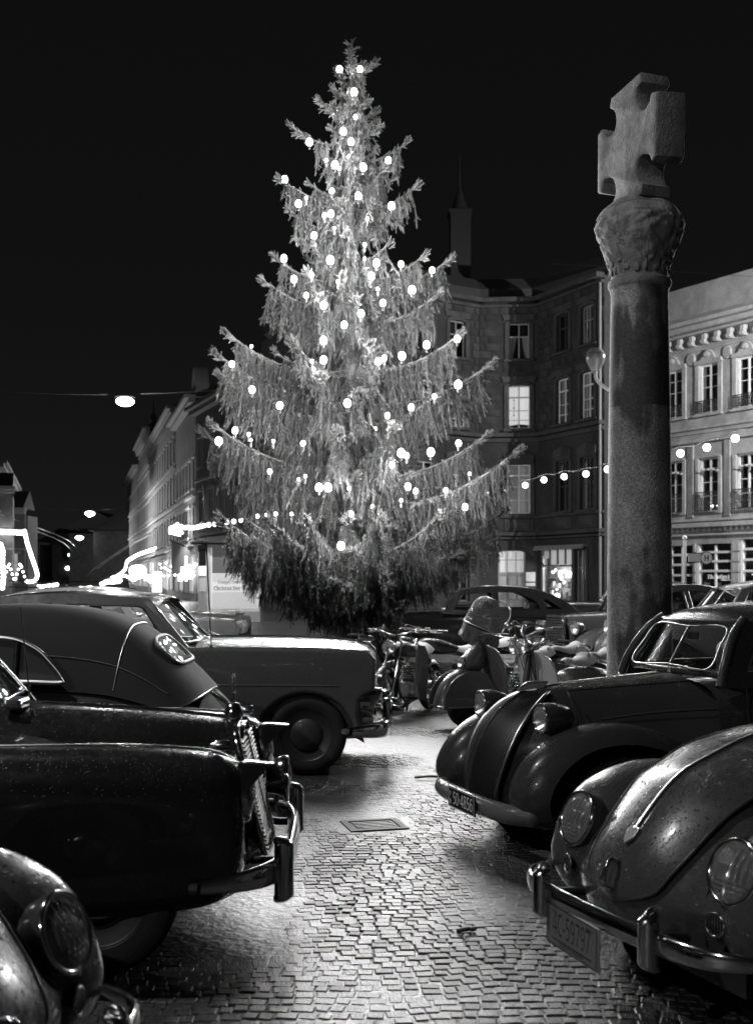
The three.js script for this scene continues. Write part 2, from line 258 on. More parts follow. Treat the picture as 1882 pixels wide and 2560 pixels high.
// ---------------------------------------------------------------- buildings (local x along the front, z towards the viewer)
function front(o, A, B) { o.position.set(A[0], 0, -A[1]); o.rotation.y = Math.atan2(B[1] - A[1], B[0] - A[0]); return Math.hypot(B[0] - A[0], B[1] - A[1]); }
const frameW = mat(0.7, 0.5), frameD = mat(0.22, 0.5), roomDark = mat(0.015, 0.9), curtainM = mat(0.5, 0.9, { transmission: 0.3, thickness: 0 });
const pane = mat(0.75, 0.05, { transmission: 1, thickness: 0 });
const glow = (e, l = 0.6) => { const m = mat(l, 0.9); m.emissive = G(1); m.emissiveIntensity = e; return m; };
function hole(w) { const s = new THREE.Path(), { x, y, w: W, h, arch } = w; s.moveTo(x - W / 2, y); s.lineTo(x + W / 2, y); s.lineTo(x + W / 2, y + h - (arch ?? 0)); if (arch) s.quadraticCurveTo(x, y + h + arch, x - W / 2, y + h - arch); else s.lineTo(x - W / 2, y + h); s.closePath(); return s; }
function wallPanel(parent, name, L, y0, y1, holes, m, depth = 0.35) {
  const s = new THREE.Shape(); s.moveTo(0, y0); s.lineTo(L, y0); s.lineTo(L, y1); s.lineTo(0, y1); s.closePath(); for (const h of holes) s.holes.push(hole(h));
  return part(parent, name, muv(extr(s, depth, 0, 1, 8).translate(0, 0, -depth)), m);
}
// window = surround part with frame, panes, sill, curtain as sub-parts
function windowAt(b, o, off = V(), ry = 0) {
  const { x, y, w, h, arch = 0 } = o, fm = o.frame ?? frameW, fr = o.fw ?? 0.06, g = [];
  const sur = o.surround ?? 0.14, out = new THREE.Shape(); out.moveTo(-w / 2 - sur, -0.06); out.lineTo(w / 2 + sur, -0.06); out.lineTo(w / 2 + sur, h - arch); out.quadraticCurveTo(0, h + arch + sur * 2, -w / 2 - sur, h - arch); out.closePath(); out.holes.push(hole({ x: 0, y: 0.005, w: w - 0.01, h, arch }));
  const W = part(b, 'window', muv(extr(out, 0.06, 0.012, 1).translate(0, 0, 0.004)), o.surMat); W.position.set(x, y, 0).applyAxisAngle(V(0, 1, 0), ry).add(off); W.rotation.y = ry;
  const cols = o.cols ?? 2, rows = o.rows ?? [0.34, 0.67], Z = -0.14;
  g.push(box(fr, h, 0.06, -w / 2 + fr / 2, h / 2, Z), box(fr, h, 0.06, w / 2 - fr / 2, h / 2, Z), box(w - 2 * fr, fr, 0.06, 0, fr / 2, Z), box(w - 2 * fr, fr, 0.06, 0, h - fr / 2 - arch * 0.4, Z));
  for (let i = 1; i < cols; i++) g.push(box(fr * 1.1, h - 2 * fr, 0.07, -w / 2 + w * i / cols, h / 2, Z + 0.004));
  const ys = [0, ...rows, 1];
  rows.forEach((r, i) => g.push(box(w - 2 * fr, o.transom === i ? fr * 1.2 : 0.03, 0.05, 0, h * r, Z - 0.002)));
  part(W, 'frame', join(g), fm);
  for (let i = 0; i < cols; i++) for (let j = 0; j < ys.length - 1; j++) part(W, 'pane', new THREE.PlaneGeometry(w / cols - 0.02, h * (ys[j + 1] - ys[j]) - 0.02).translate(-w / 2 + w * (i + 0.5) / cols, h * (ys[j] + ys[j + 1]) / 2, Z - 0.012 - 0.002 * ((i + j) % 2)), pane);
  part(W, 'room', box(w + 0.1, h + 0.1, 0.02, 0, h / 2, -0.55), o.lit ? glow(o.lit) : roomDark);
  if (o.sill !== 0) part(W, 'sill', box(w + sur * 2.6, 0.09, 0.22, 0, -0.08, 0.05), o.surMat);
  if (o.curtain) { const c = o.curtain; for (const s of [-1, 1]) part(W, 'curtain', grid(14, 6, (u, v) => { const y = c.y0 * h + (c.y1 - c.y0) * h * u, half = w / 2 - 0.05, k = c.draw ?? 0.9, q = half * (1 - k * (0.35 + 0.65 * u ** 0.8) * v); return [s * (half - (half - q)), y, -0.24 + 0.02 * Math.sin(v * 20)]; }), c.m ?? curtainM); }
  return W;
}
seed(101);
// ---- light plaster front on the right
{
  const pl = mat(0.5, 0.85, { map: T.plaster, bumpMap: T.fine, bumpScale: 0.004 }), trim = mat(0.56, 0.8, { map: T.plaster }), iron = mat(0.04, 0.5);
  const b = thing('town_house', 'pale plaster town house with carved window hoods and little iron balconies, behind the stone column', 'building');
  const A = [11.04, 56.4], B = [18.3, 44.4], L = front(b, A, B);
  const xs = [0.55, 2.65, 4.78, 6.86, 8.98, 11.08, 13.2].filter((x) => x < L - 0.4), holes = [];
  for (const x of xs) holes.push({ x, y: 8.9, w: 1.12, h: 2.15 }, { x, y: 4.55, w: 1.14, h: 2.4 });
  const shops = [[0.3, 2.1, 0.3, 3.25], [2.6, 1.4, 0.15, 3.2], [4.45, 1.5, 0.15, 3.1], [6.15, 2.0, 0.5, 3.15], [8.6, 2.4, 0.3, 3.3], [11.3, 2.2, 0.3, 3.3]].map(([x, w, y, t]) => ({ x: x + w / 2, y, w, h: t - y }));
  wallPanel(b, 'wall', L, 0, 12.3, [...holes, ...shops], pl);
  part(b, 'house_block', box(L, 12.2, 9, L / 2, 6.1, -5.2), pl);
  const mould = (y, h, d, name = 'cornice') => part(b, name, muv(rbox(L + 0.1, h, d, L / 2, y, d / 2 - 0.002, 0.03)), trim);
  mould(3.55, 0.1, 0.12, 'string_course'); mould(3.98, 0.2, 0.26); mould(4.2, 0.12, 0.16, 'string_course'); mould(7.72, 0.16, 0.14, 'string_course'); mould(8.28, 0.1, 0.1, 'string_course'); mould(8.06, 0.06, 0.06, 'string_course');
  for (let i = 0; i < 46; i++) if (i * 0.31 < L) part(b, 'dentil', box(0.17, 0.13, 0.14, 0.15 + i * 0.31, 3.8, 0.07), trim);
  mould(11.75, 0.1, 0.1, 'string_course'); mould(12.7, 0.22, 0.5); mould(12.93, 0.16, 0.66); mould(12.48, 0.12, 0.3);
  part(b, 'frieze', box(L, 0.2, 0.3, L / 2, 12.4, -0.1), pl);
  for (let i = 0; i * 0.72 < L; i++) { const k = part(b, 'bracket', rbox(0.26, 0.46, 0.3, 0.3 + i * 0.72, 12.15, 0.15, 0.05), trim); part(k, 'bracket_scroll', cyl(0.1, 0.1, 0.2, 0, 0, 0, 14).rotateZ(Math.PI / 2).translate(0.3 + i * 0.72, 12.05, 0.27), trim); }
  part(b, 'parapet', muv(new THREE.ExtrudeGeometry(poly([[0.1, 13.0], [0.1, 13.5], [-0.7, 14.3], [-1.2, 14.3], [-1.2, 13.0]]), { depth: L, bevelEnabled: false }).rotateY(Math.PI / 2).translate(0, 0, 0)), mat(0.4, 0.8, { map: T.plaster }));
  part(b, 'roof', new THREE.ExtrudeGeometry(poly([[1.2, 14.0], [5, 15.6], [9.6, 13.6], [9.6, 12.2], [1.2, 12.2]]), { depth: L, bevelEnabled: false }).rotateY(Math.PI / 2), mat(0.05, 0.8));
  xs.forEach((x, i) => {
    const w2 = windowAt(b, { x, y: 8.9, w: 1.12, h: 2.15, rows: [0.28, 0.54, 0.78], surround: 0.2, surMat: trim, fw: 0.075, curtain: i % 3 ? null : { y0: 0.05, y1: 0.95, draw: 0.4 } });
    part(w2, 'window_hood', extr(poly(curvy([[-0.78, 2.2, 1], [0.78, 2.2, 1], [0.76, 2.34, 1], [0.42, 2.36], [0.26, 2.62], [0, 2.78], [-0.26, 2.62], [-0.42, 2.36], [-0.76, 2.34, 1]], 0.5, 4)), 0.1, 0.03), trim);
    part(w2, 'hood_shell', join([0, 1, 2, 3, 4].map((k) => ball(0.075, 0, 0, 0, 8, 6).scale(0.7, 1.7, 0.8).translate(0, 0.12, 0).rotateZ((k - 2) * 0.5).translate(0, 2.46, 0.16))), trim);
    const w1 = windowAt(b, { x, y: 4.55, w: 1.14, h: 2.4, rows: [0.3, 0.55, 0.8], surround: 0.16, surMat: trim, fw: 0.08, sill: 0, curtain: i === 2 || i === 4 ? { y0: 0.3, y1: 0.97, draw: 0.25 } : null });
    part(w1, 'window_garland', join([-2, -1, 0, 1, 2].map((k) => ball(0.09, k * 0.2, 2.6 - 0.03 * k * k + 0.06, 0.06, 8, 6).scale(1.3, 0.7, 1))), trim);
    for (const [w, y0, H, nm] of [[w2, 0.04, 0.5, 'window_rail'], [w1, 0.02, 0.85, 'balcony_rail']]) {
      const r = [box(1.28, 0.04, 0.04, 0, y0 + H, 0.16), box(1.28, 0.03, 0.04, 0, y0 + 0.05, 0.16), box(1.28, 0.02, 0.03, 0, y0 + H * 0.82, 0.16)]; for (let k = 0; k <= 12; k++) r.push(box(0.018, H, 0.018, -0.62 + k * 0.1033, y0 + H / 2, 0.16));
      for (let k = 0; k < 5; k++) r.push(new THREE.TorusGeometry(0.085, 0.014, 5, 14).translate(-0.48 + k * 0.24, y0 + H * 0.45, 0.165));
      part(w, nm, join(r), iron);
    }
    if (i === 3 || i === 4) for (const dx of i === 3 ? [0.2, 0.52] : [0.45]) part(w1, 'candle_lamp', ball(0.05, dx - 0.0, 0.25, 0.02, 10, 8), glow(5));
    const med = part(b, 'wall_medallion', extr(poly(curvy([[0, -0.25], [0.2, -0.1], [0.18, 0.15], [0, 0.25], [-0.18, 0.15], [-0.2, -0.1]])), 0.05, 0.03), trim); med.position.set(x + 1.05, 11.4, 0.0);
    for (const s of [-0.92, 0.92]) part(b, 'pilaster', box(0.3, 3.3, 0.07, x + s + 0.13 * Math.sign(s), 6.0, 0.033), trim);
  });
  // ground floor: rusticated piers, shop fronts
  const lit = glow(0.35, 0.5);
  shops.forEach((s, i) => {
    const g = [box(0.1, s.h, 0.14, s.x - s.w / 2 + 0.05, s.y + s.h / 2, -0.12), box(0.1, s.h, 0.14, s.x + s.w / 2 - 0.05, s.y + s.h / 2, -0.12)];
    for (const f of i === 1 ? [0.62] : [0.55, 0.71, 0.86]) g.push(box(s.w - 0.2, 0.1, 0.12, s.x, s.y + s.h * f, -0.12));
    g.push(box(0.08, s.h - 0.1, 0.1, s.x, s.y + s.h / 2, -0.125));
    const f = part(b, 'shop_front', join(g), frameW);
    part(f, 'shop_pane', new THREE.PlaneGeometry(s.w - 0.1, s.h - 0.05).translate(s.x, s.y + s.h / 2, -0.16), pane);
    part(f, 'shop_room', box(s.w + 0.2, s.h + 0.1, 0.03, s.x, s.y + s.h / 2, -1.4 + 1.0), i === 1 ? glow(0.22, 0.5) : roomDark);
    if (i === 1) part(f, 'door_curtain', new THREE.PlaneGeometry(s.w * 0.75, s.h * 0.55).translate(s.x, s.y + s.h * 0.3, -0.2), glow(0.2, 0.6));
    if (i === 3 || i === 4) { for (let k = 0; k < 9; k++) part(f, 'shop_goods', rbox(rnd(0.12, 0.35), rnd(0.12, 0.4), 0.1, s.x + rnd(-0.75, 0.75), s.y + rnd(0.3, 1.25), -0.3, 0.04), [mat(0.6, 0.6), mat(0.2, 0.6), mat(0.8, 0.5)][k % 3]); part(f, 'shop_light', rbox(s.w * 0.7, 0.05, 0.05, s.x, s.y + s.h * 0.5, -0.3, 0.02), glow(1.2)); }
    if (i === 3) { const t = textTex(512, 160, (c, W, H) => { c.fillStyle = '#060606'; c.fillRect(0, 0, W, H); c.strokeStyle = c.fillStyle = '#e8e8e8'; c.font = 'italic bold 84px serif'; c.textAlign = 'center'; c.fillText('Thalofunk', W / 2, 96); c.fillRect(W * 0.6, 112, W * 0.36, 12); }); part(f, 'shop_lettering', new THREE.PlaneGeometry(1.5, 0.45).translate(s.x + 0.1, s.y + s.h * 0.44, -0.15), new THREE.MeshPhysicalMaterial({ map: t, emissiveMap: t, emissive: G(1), emissiveIntensity: 0.5, roughness: 0.4 })); }
  });
  for (let i = 0; i + 1 < shops.length; i++) { const x0 = shops[i].x + shops[i].w / 2, x1 = shops[i + 1].x - shops[i + 1].w / 2; for (let k = 0; k < 7; k++) part(b, 'quoin', rbox(Math.max(0.1, x1 - x0 - 0.06), 0.4, 0.06, (x0 + x1) / 2, 0.3 + k * 0.45, 0.03, 0.02), trim); }
}
// ---- dark stone corner house with the hollow front
{
  const st = mat(0.06, 0.9, { map: T.stain, bumpMap: T.dirt, bumpScale: 0.01 }), trim = mat(0.09, 0.85, { map: T.stain, bumpMap: T.fine, bumpScale: 0.005 }), blockMs = [0.046, 0.06, 0.076].map((l) => mat(l, 0.9, { map: T.stain, bumpMap: T.dirt, bumpScale: 0.01 }));
  const b = thing('corner_house', 'dark stone corner house with hollow curved front, some windows lit, between tree and column', 'building');
  const P = [[-1.8, 46.6], [2.92, 50.3], [4.58, 51.45], [7.2, 51.15], [9.26, 46.8]], H = 14;
  const cols = [[{ u: 1.2 }, { u: 3.1 }, { u: 4.95 }], [{ u: 0.78 }], [{ u: 1.77 }], [{ u: 1.9 }, { u: 3.68 }]];
  const unit = new THREE.BoxGeometry(1, 1, 1); let nBlock = 0;
  for (let k = 0; k < 4; k++) {
    const A = P[k], B = P[k + 1], L = Math.hypot(B[0] - A[0], B[1] - A[1]), ry = Math.atan2(B[1] - A[1], B[0] - A[0]), seg = new THREE.Group(); seg.position.set(A[0], 0, -A[1]); seg.rotation.y = ry; seg.name = 'front_bay'; b.add(seg);
    const holes = [];
    const spec = cols[k].map(({ u }) => [
      { x: u, y: 11.4, w: 0.92, h: 1.62, arch: 0.05, rows: [0.62], transom: 0 }, { x: u, y: 8.3, w: 0.98, h: 1.95, arch: 0.06, rows: [0.2, 0.42, 0.72], transom: 2 }, { x: u, y: 4.5, w: 1.02, h: 2.2, arch: 0, rows: [0.28, 0.55, 0.78], transom: 2 }]);
    spec.flat().forEach((w) => holes.push(w));
    const shop = k === 3 ? [{ x: 1.35, y: 0.5, w: 2.35, h: 2.4 }, { x: 3.2, y: 0.4, w: 0.8, h: 2.45 }] : k === 2 ? [{ x: 1.45, y: 0.1, w: 1.2, h: 2.8, arch: 0.12 }] : [{ x: 1.0, y: 0.6, w: 0.9, h: 2.1 }].filter(() => k < 2);
    wallPanel(seg, 'wall', L, 0, H, [...holes, ...shop], st);
    const band = (y, h, d, name) => part(seg, name, muv(rbox(L + 0.06, h, d, L / 2, y, d / 2 - 0.003, 0.02)), trim);
    band(3.6, 0.16, 0.3, 'cornice'); band(3.42, 0.1, 0.16, 'string_course'); band(4.36, 0.1, 0.12, 'string_course'); band(8.0, 0.16, 0.28, 'cornice'); band(7.78, 0.18, 0.12, 'string_course'); band(13.75, 0.12, 0.2, 'string_course'); band(14.0, 0.2, 0.42, 'cornice');
    spec.forEach((ws, wi) => ws.forEach((w, j) => {
      const u = { ...w, surMat: trim, frame: j === 0 ? frameD : frameW, fw: 0.055, surround: 0.16 };
      if (k === 2 && j === 0) { u.curtain = { y0: 0.0, y1: 0.66, draw: 0.75 }; u.frame = mat(0.3, 0.5); }
      if (k === 2 && j === 1) { u.lit = 0.75; u.curtain = { y0: 0.0, y1: 0.1, draw: 0.1 }; }
      if (k === 2 && j === 2) u.lit = 0.06;
      if (k === 3 && wi === 1 && j === 0) u.curtain = { y0: 0.4, y1: 1, draw: 0.2, m: mat(0.3, 0.9) };
      if (k === 3 && j === 1) u.curtain = { y0: 0, y1: 1, draw: 0.45 };
      if (k === 3 && j === 0 && wi === 0) u.frame = mat(0.04, 0.5);
      if (k === 3 && j === 2) { u.rows = [0.5]; u.frame = mat(0.06, 0.6); }
      const W = windowAt(seg, u);
      if (j < 2) part(W, 'lintel', extr(poly([[-w.w / 2 - 0.2, w.h + 0.12], [w.w / 2 + 0.2, w.h + 0.12], [w.w / 2 + 0.28, w.h + 0.36], [-w.w / 2 - 0.28, w.h + 0.36]]), 0.08, 0.01), trim);
      else { part(W, 'lintel', extr(poly(curvy([[-0.62, 2.3, 1], [0.62, 2.3, 1], [0.66, 2.6, 1], [0.3, 2.72], [0, 2.78], [-0.3, 2.72], [-0.66, 2.6, 1]], 0.5, 4)), 0.09, 0.02), trim); part(W, 'apron_panel', join([rbox(1.3, 0.5, 0.05, 0, -0.5, 0.025, 0.02), rbox(1.0, 0.3, 0.05, 0, -0.5, 0.06, 0.02)]), trim); }
      if (k === 2 && j === 1) { part(W, 'window_star', join([rod([-0.22, 1.35, -0.2], [-0.22, 0.55, -0.2], 0.008), ball(0.035, -0.22, 0.95, -0.2, 8, 6), ball(0.03, -0.22, 0.62, -0.2, 8, 6), ball(0.03, -0.22, 1.3, -0.2, 8, 6)]), M.black); part(W, 'flower_box', hull([[-0.4, 0.02, 0.16, 0.05, 2], [0, 0.02, 0.22, 0.08, 2], [0.4, 0.02, 0.18, 0.05, 2]], { nu: 12, nv: 12 }).translate(0, 0, -0.2), M.dark); }
      if (k === 2 && j === 2) part(W, 'candle_lamp', ball(0.06, 0, 0, 0, 10, 8).scale(0.8, 2.6, 0.8).translate(-0.42, 0.35, -0.18), glow(3));
    }));
    // dressed stone courses on the upper floors, stone by stone
    if (k > 0) for (let row = 0; row < 17; row++) {
      const y = 8.22 + row * 0.325 + 0.16; let x = -0.1 - (row % 2) * 0.3;
      while (x < L) {
        const w = rnd(0.5, 0.75), x0 = Math.max(0.02, x), x1 = Math.min(L - 0.02, x + w - 0.025); x += w;
        if (x1 - x0 < 0.12 || nBlock >= 290) continue;
        if (holes.some((h) => x1 > h.x - h.w / 2 - 0.2 && x0 < h.x + h.w / 2 + 0.2 && y + 0.16 > h.y - 0.12 && y - 0.16 < h.y + h.h + 0.36)) continue;
        const s = part(seg, 'wall_stone', unit, blockMs[Math.floor(rnd(0, 3))]); s.scale.set(x1 - x0, 0.3, 0.05); s.position.set((x0 + x1) / 2, y, 0.012 + rnd(-0.006, 0.008)); nBlock++;
      }
    }
    for (const s of shop) {
      if (k === 3 && s.w > 1) {
        const f = part(seg, 'shop_front', join([box(0.08, s.h, 0.1, s.x - s.w / 2 + 0.04, s.y + s.h / 2, -0.1), box(0.08, s.h, 0.1, s.x + s.w / 2 - 0.04, s.y + s.h / 2, -0.1), box(s.w - 0.16, 0.08, 0.1, s.x, s.y + s.h * 0.7, -0.1), ...[1, 2, 3].map((i) => box(0.06, s.h * 0.27, 0.09, s.x - s.w / 2 + s.w * i / 4, s.y + s.h * 0.86, -0.1))]), mat(0.16, 0.5));
        for (let i = 0; i < 4; i++) part(f, 'transom_light', box(s.w / 4 - 0.08, s.h * (i ? 0.27 : 0.15), 0.02, s.x - s.w / 2 + s.w * (i + 0.5) / 4, s.y + s.h * (i ? 0.855 : 0.91), -0.14), glow(i ? 0.28 : 0.15, 0.4));
        part(f, 'shop_pane', new THREE.PlaneGeometry(s.w - 0.16, s.h * 0.68).translate(s.x, s.y + s.h * 0.35, -0.12), pane);
        part(f, 'shop_room', box(s.w, s.h, 0.03, s.x, s.y + s.h / 2, -0.8), mat(0.1, 0.9));
        for (let r = 0; r < 3; r++) part(f, 'shop_shelf', box(s.w - 0.2, 0.03, 0.4, s.x, s.y + 0.25 + r * 0.45, -0.5), mat(0.3, 0.6));
        for (let i = 0; i < 46; i++) { const r = i % 3, h = rnd(0.1, 0.34), w = rnd(0.06, 0.22); part(f, 'shop_goods', i % 2 ? rbox(w, h, 0.12, 0, 0, 0, 0.02) : cyl(w * 0.35, w * 0.2, h, 0, 0, 0, 10), [mat(0.7, 0.5), mat(0.25, 0.4), mat(0.06, 0.3), mat(0.45, 0.5)][i % 4]).position.set(s.x + rnd(-s.w / 2 + 0.15, s.w / 2 - 0.15), s.y + 0.27 + r * 0.45 + h / 2, -0.45 + rnd(-0.1, 0.12)); }
        for (const [dx, y, r] of [[-0.55, 2.0, 0.05], [0.15, 1.95, 0.07], [0.6, 1.85, 0.05], [-0.1, 1.62, 0.07], [0.1, 1.45, 0.04], [-0.45, 1.15, 0.04], [-0.42, 0.86, 0.12]]) { const l = part(f, 'shop_lamp', ball(r, s.x + dx, y, -0.36, 12, 8), glow(6)); const pl = new THREE.PointLight(G(1), 5 * r / 0.07, 0, 2); pl.position.set(s.x + dx, y, -0.36); pl.shadow.radius = 2; pl.castShadow = true; l.add(pl); }
        const t = textTex(256, 100, (c, W, Hh) => { c.fillStyle = '#555'; c.fillRect(0, 0, W, Hh); c.fillStyle = '#ddd'; c.font = 'bold 72px sans-serif'; c.textAlign = 'center'; c.fillText('BOLS', W / 2, 66); c.fillRect(20, 80, W - 40, 8); });
        part(f, 'shop_sign', new THREE.PlaneGeometry(0.5, 0.2).translate(s.x - 0.75, 1.75, -0.3), new THREE.MeshStandardMaterial({ map: t, roughness: 0.6 }));
        part(seg, 'awning_rail', join([box(s.w + 1.3, 0.08, 0.25, s.x + 0.45, s.y + s.h + 0.12, 0.1), cyl(0.06, 0.06, s.w + 1.3, 0, 0, 0, 12).rotateZ(Math.PI / 2).translate(s.x + 0.45, s.y + s.h + 0.03, 0.22)]), mat(0.2, 0.6));
      } else if (k === 2) {
        const f = part(seg, 'house_door', join([box(s.w, 0.1, 0.1, s.x, 1.85, -0.1), box(0.07, s.h, 0.1, s.x - s.w / 2 + 0.035, s.y + s.h / 2, -0.11), box(0.07, s.h, 0.1, s.x + s.w / 2 - 0.035, s.y + s.h / 2, -0.11), box(s.w - 0.1, 1.75, 0.05, s.x, 0.95, -0.14)]), mat(0.28, 0.6));
        for (const dx of [-0.4, 0, 0.4]) part(f, 'door_panel', rbox(0.28, 1.0, 0.04, s.x + dx, 1.2, -0.1, 0.015), mat(0.33, 0.6));
        part(f, 'fanlight', box(s.w - 0.1, 0.95, 0.02, s.x, 2.38, -0.16), glow(0.3, 0.4)); part(f, 'fanlight_bars', join([box(s.w - 0.1, 0.03, 0.04, s.x, 2.45, -0.13), box(0.03, 0.9, 0.04, s.x - 0.2, 2.35, -0.135), box(0.03, 0.9, 0.04, s.x + 0.2, 2.35, -0.135)]), mat(0.3, 0.6));
        part(seg, 'notice_board', rbox(0.42, 0.42, 0.04, 2.28, 1.7, 0.03, 0.01), mat(0.55, 0.7)); part(seg, 'notice_board', rbox(0.42, 0.14, 0.04, 2.28, 1.36, 0.03, 0.01), mat(0.5, 0.7));
      } else { const W = windowAt(seg, { ...s, surMat: trim, frame: frameD, rows: [0.7] }); }
    }
    if (k === 3) part(seg, 'drainpipe', cyl(0.06, 0.06, H - 0.4, L - 0.12, H / 2, 0.12, 12), mat(0.16, 0.5));
    seg.updateMatrix(); for (const ch of [...seg.children]) { ch.applyMatrix4(seg.matrix); b.add(ch); } b.remove(seg);
  }
  part(b, 'house_block', muv(new THREE.ExtrudeGeometry(poly([[-1.8, 48.3], [2.3, 51.6], [4.2, 52.8], [7.7, 52.6], [10.1, 47.6], [14.5, 60], [-6, 60]]), { depth: 13.9, bevelEnabled: false }).rotateX(-Math.PI / 2)), st);
  part(b, 'roof', muv(new THREE.ExtrudeGeometry(poly([[-1.4, 48.5], [2.92, 52], [4.58, 53], [7.4, 52.8], [9.6, 49], [13, 58], [-5, 58]]), { depth: 0.8, bevelEnabled: true, bevelSize: 0.6, bevelThickness: 0.6, bevelSegments: 1 }).rotateX(-Math.PI / 2).translate(0, 14.0, 0)), mat(0.03, 0.8));
  const tw = part(b, 'chimney', muv(rbox(0.95, 4.6, 1.0, 3.9, 16.4, -54, 0.05)), mat(0.02, 0.9)); part(tw, 'chimney_cap', join([rbox(1.1, 0.2, 1.1, 3.9, 18.75, -54, 0.05), lathe([[0.45, 0], [0.2, 0.7], [0.06, 1.2], [0.03, 3.0]], 8).translate(3.9, 18.8, -54)]), mat(0.02, 0.9));
}
// ---- long building left of the tree and the street behind it
function plainFront(name, label, A, B, H, o) {
  const b = thing(name, label, 'building', V(), 0, o.group), L = front(b, A, B), m = mat(o.l, 0.85, { map: T.plaster, bumpMap: T.dirt, bumpScale: 0.01 }), trim = mat(o.l * 1.3, 0.8), dep = o.depth ?? 8;
  const n = Math.max(1, Math.round(L / o.pitch)), holes = [];
  for (let i = 0; i < n; i++) for (const [y, h] of o.rows) holes.push({ x: L * (i + 0.5) / n, y, w: o.w ?? 1.1, h, lit: rnd() < (o.litP ?? 0) ? 0.25 : 0 });
  wallPanel(b, 'wall', L, 0, H, holes, m, 0.3);
  part(b, 'house_block', box(L - 0.02, H - 0.1, dep, L / 2, H / 2 - 0.05, -0.9 - dep / 2), m);
  for (const y of o.bands ?? []) part(b, 'string_course', box(L, 0.18, 0.2, L / 2, y, 0.1), trim);
  part(b, 'cornice', join([box(L + 0.2, 0.3, 0.5, L / 2, H + 0.15, 0.25), box(L + 0.4, 0.25, 0.8, L / 2, H + 0.42, 0.4)]), trim);
  part(b, 'roof', new THREE.ExtrudeGeometry(poly([[-0.6, H + 0.5], [dep / 2, H + (o.roof ?? 2.2)], [dep, H + 0.5]]), { depth: L, bevelEnabled: false }).rotateY(Math.PI / 2), mat(0.03, 0.8));
  for (const h of holes) {
    const W = part(b, 'window', box(h.w + 0.4, 0.2, 0.14, h.x, h.y + h.h + 0.1, 0.07), trim); part(W, 'sill', box(h.w + 0.3, 0.14, 0.14, h.x, h.y - 0.07, 0.07), trim);
    part(W, 'frame', join([box(0.07, h.h, 0.06, h.x, h.y + h.h / 2, -0.1), box(h.w, 0.06, 0.055, h.x, h.y + h.h * 0.68, -0.1), box(0.07, h.h, 0.06, h.x - h.w / 2 + 0.035, h.y + h.h / 2, -0.1), box(0.07, h.h, 0.06, h.x + h.w / 2 - 0.035, h.y + h.h / 2, -0.1)]), frameD);
    part(W, 'pane', box(h.w - 0.02, h.h - 0.02, 0.02, h.x, h.y + h.h / 2, -0.16), h.lit ? glow(h.lit, 0.4) : paneDark);
  }
  return [b, L, m, trim];
}
{
  const [b, L] = plainFront('long_house', 'long house with plain cornice behind the left side of the Christmas tree', [-12.7, 81], [-2.5, 56], 13, { l: 0.13, pitch: 3.0, rows: [[5.4, 2.2], [9.3, 2.0]], bands: [4.6, 8.4], w: 1.2, litP: 0.05 });
  part(b, 'shop_fascia', box(L * 0.9, 0.9, 0.12, L / 2, 3.9, 0.06), mat(0.45, 0.7));
  for (let i = 0; i < 7; i++) { const x = L * (i + 0.6) / 7.6; const f = part(b, 'shop_window', box(2.7, 2.6, 0.06, x, 1.8, 0.03), frameD); part(f, 'shop_pane', box(2.5, 2.4, 0.02, x, 1.8, 0.075), glow(i % 3 === 1 ? 0.7 : 0.25, 0.4)); }
  for (const u of [3, 6, 9]) part(b, 'roof_finial', lathe([[0.12, 0], [0.1, 0.5], [0.18, 0.6], [0.05, 0.9], [0.14, 1.1], [0.001, 1.8]], 12).translate(u, 13.5, -0.5), mat(0.04, 0.6));
}
const onStreet = (px, off = 0) => { const r = (px - 941) / FPX, D = 8.52 / (0.262 + r); return [-12.7 - 0.262 * (D - 81) + off, D]; };
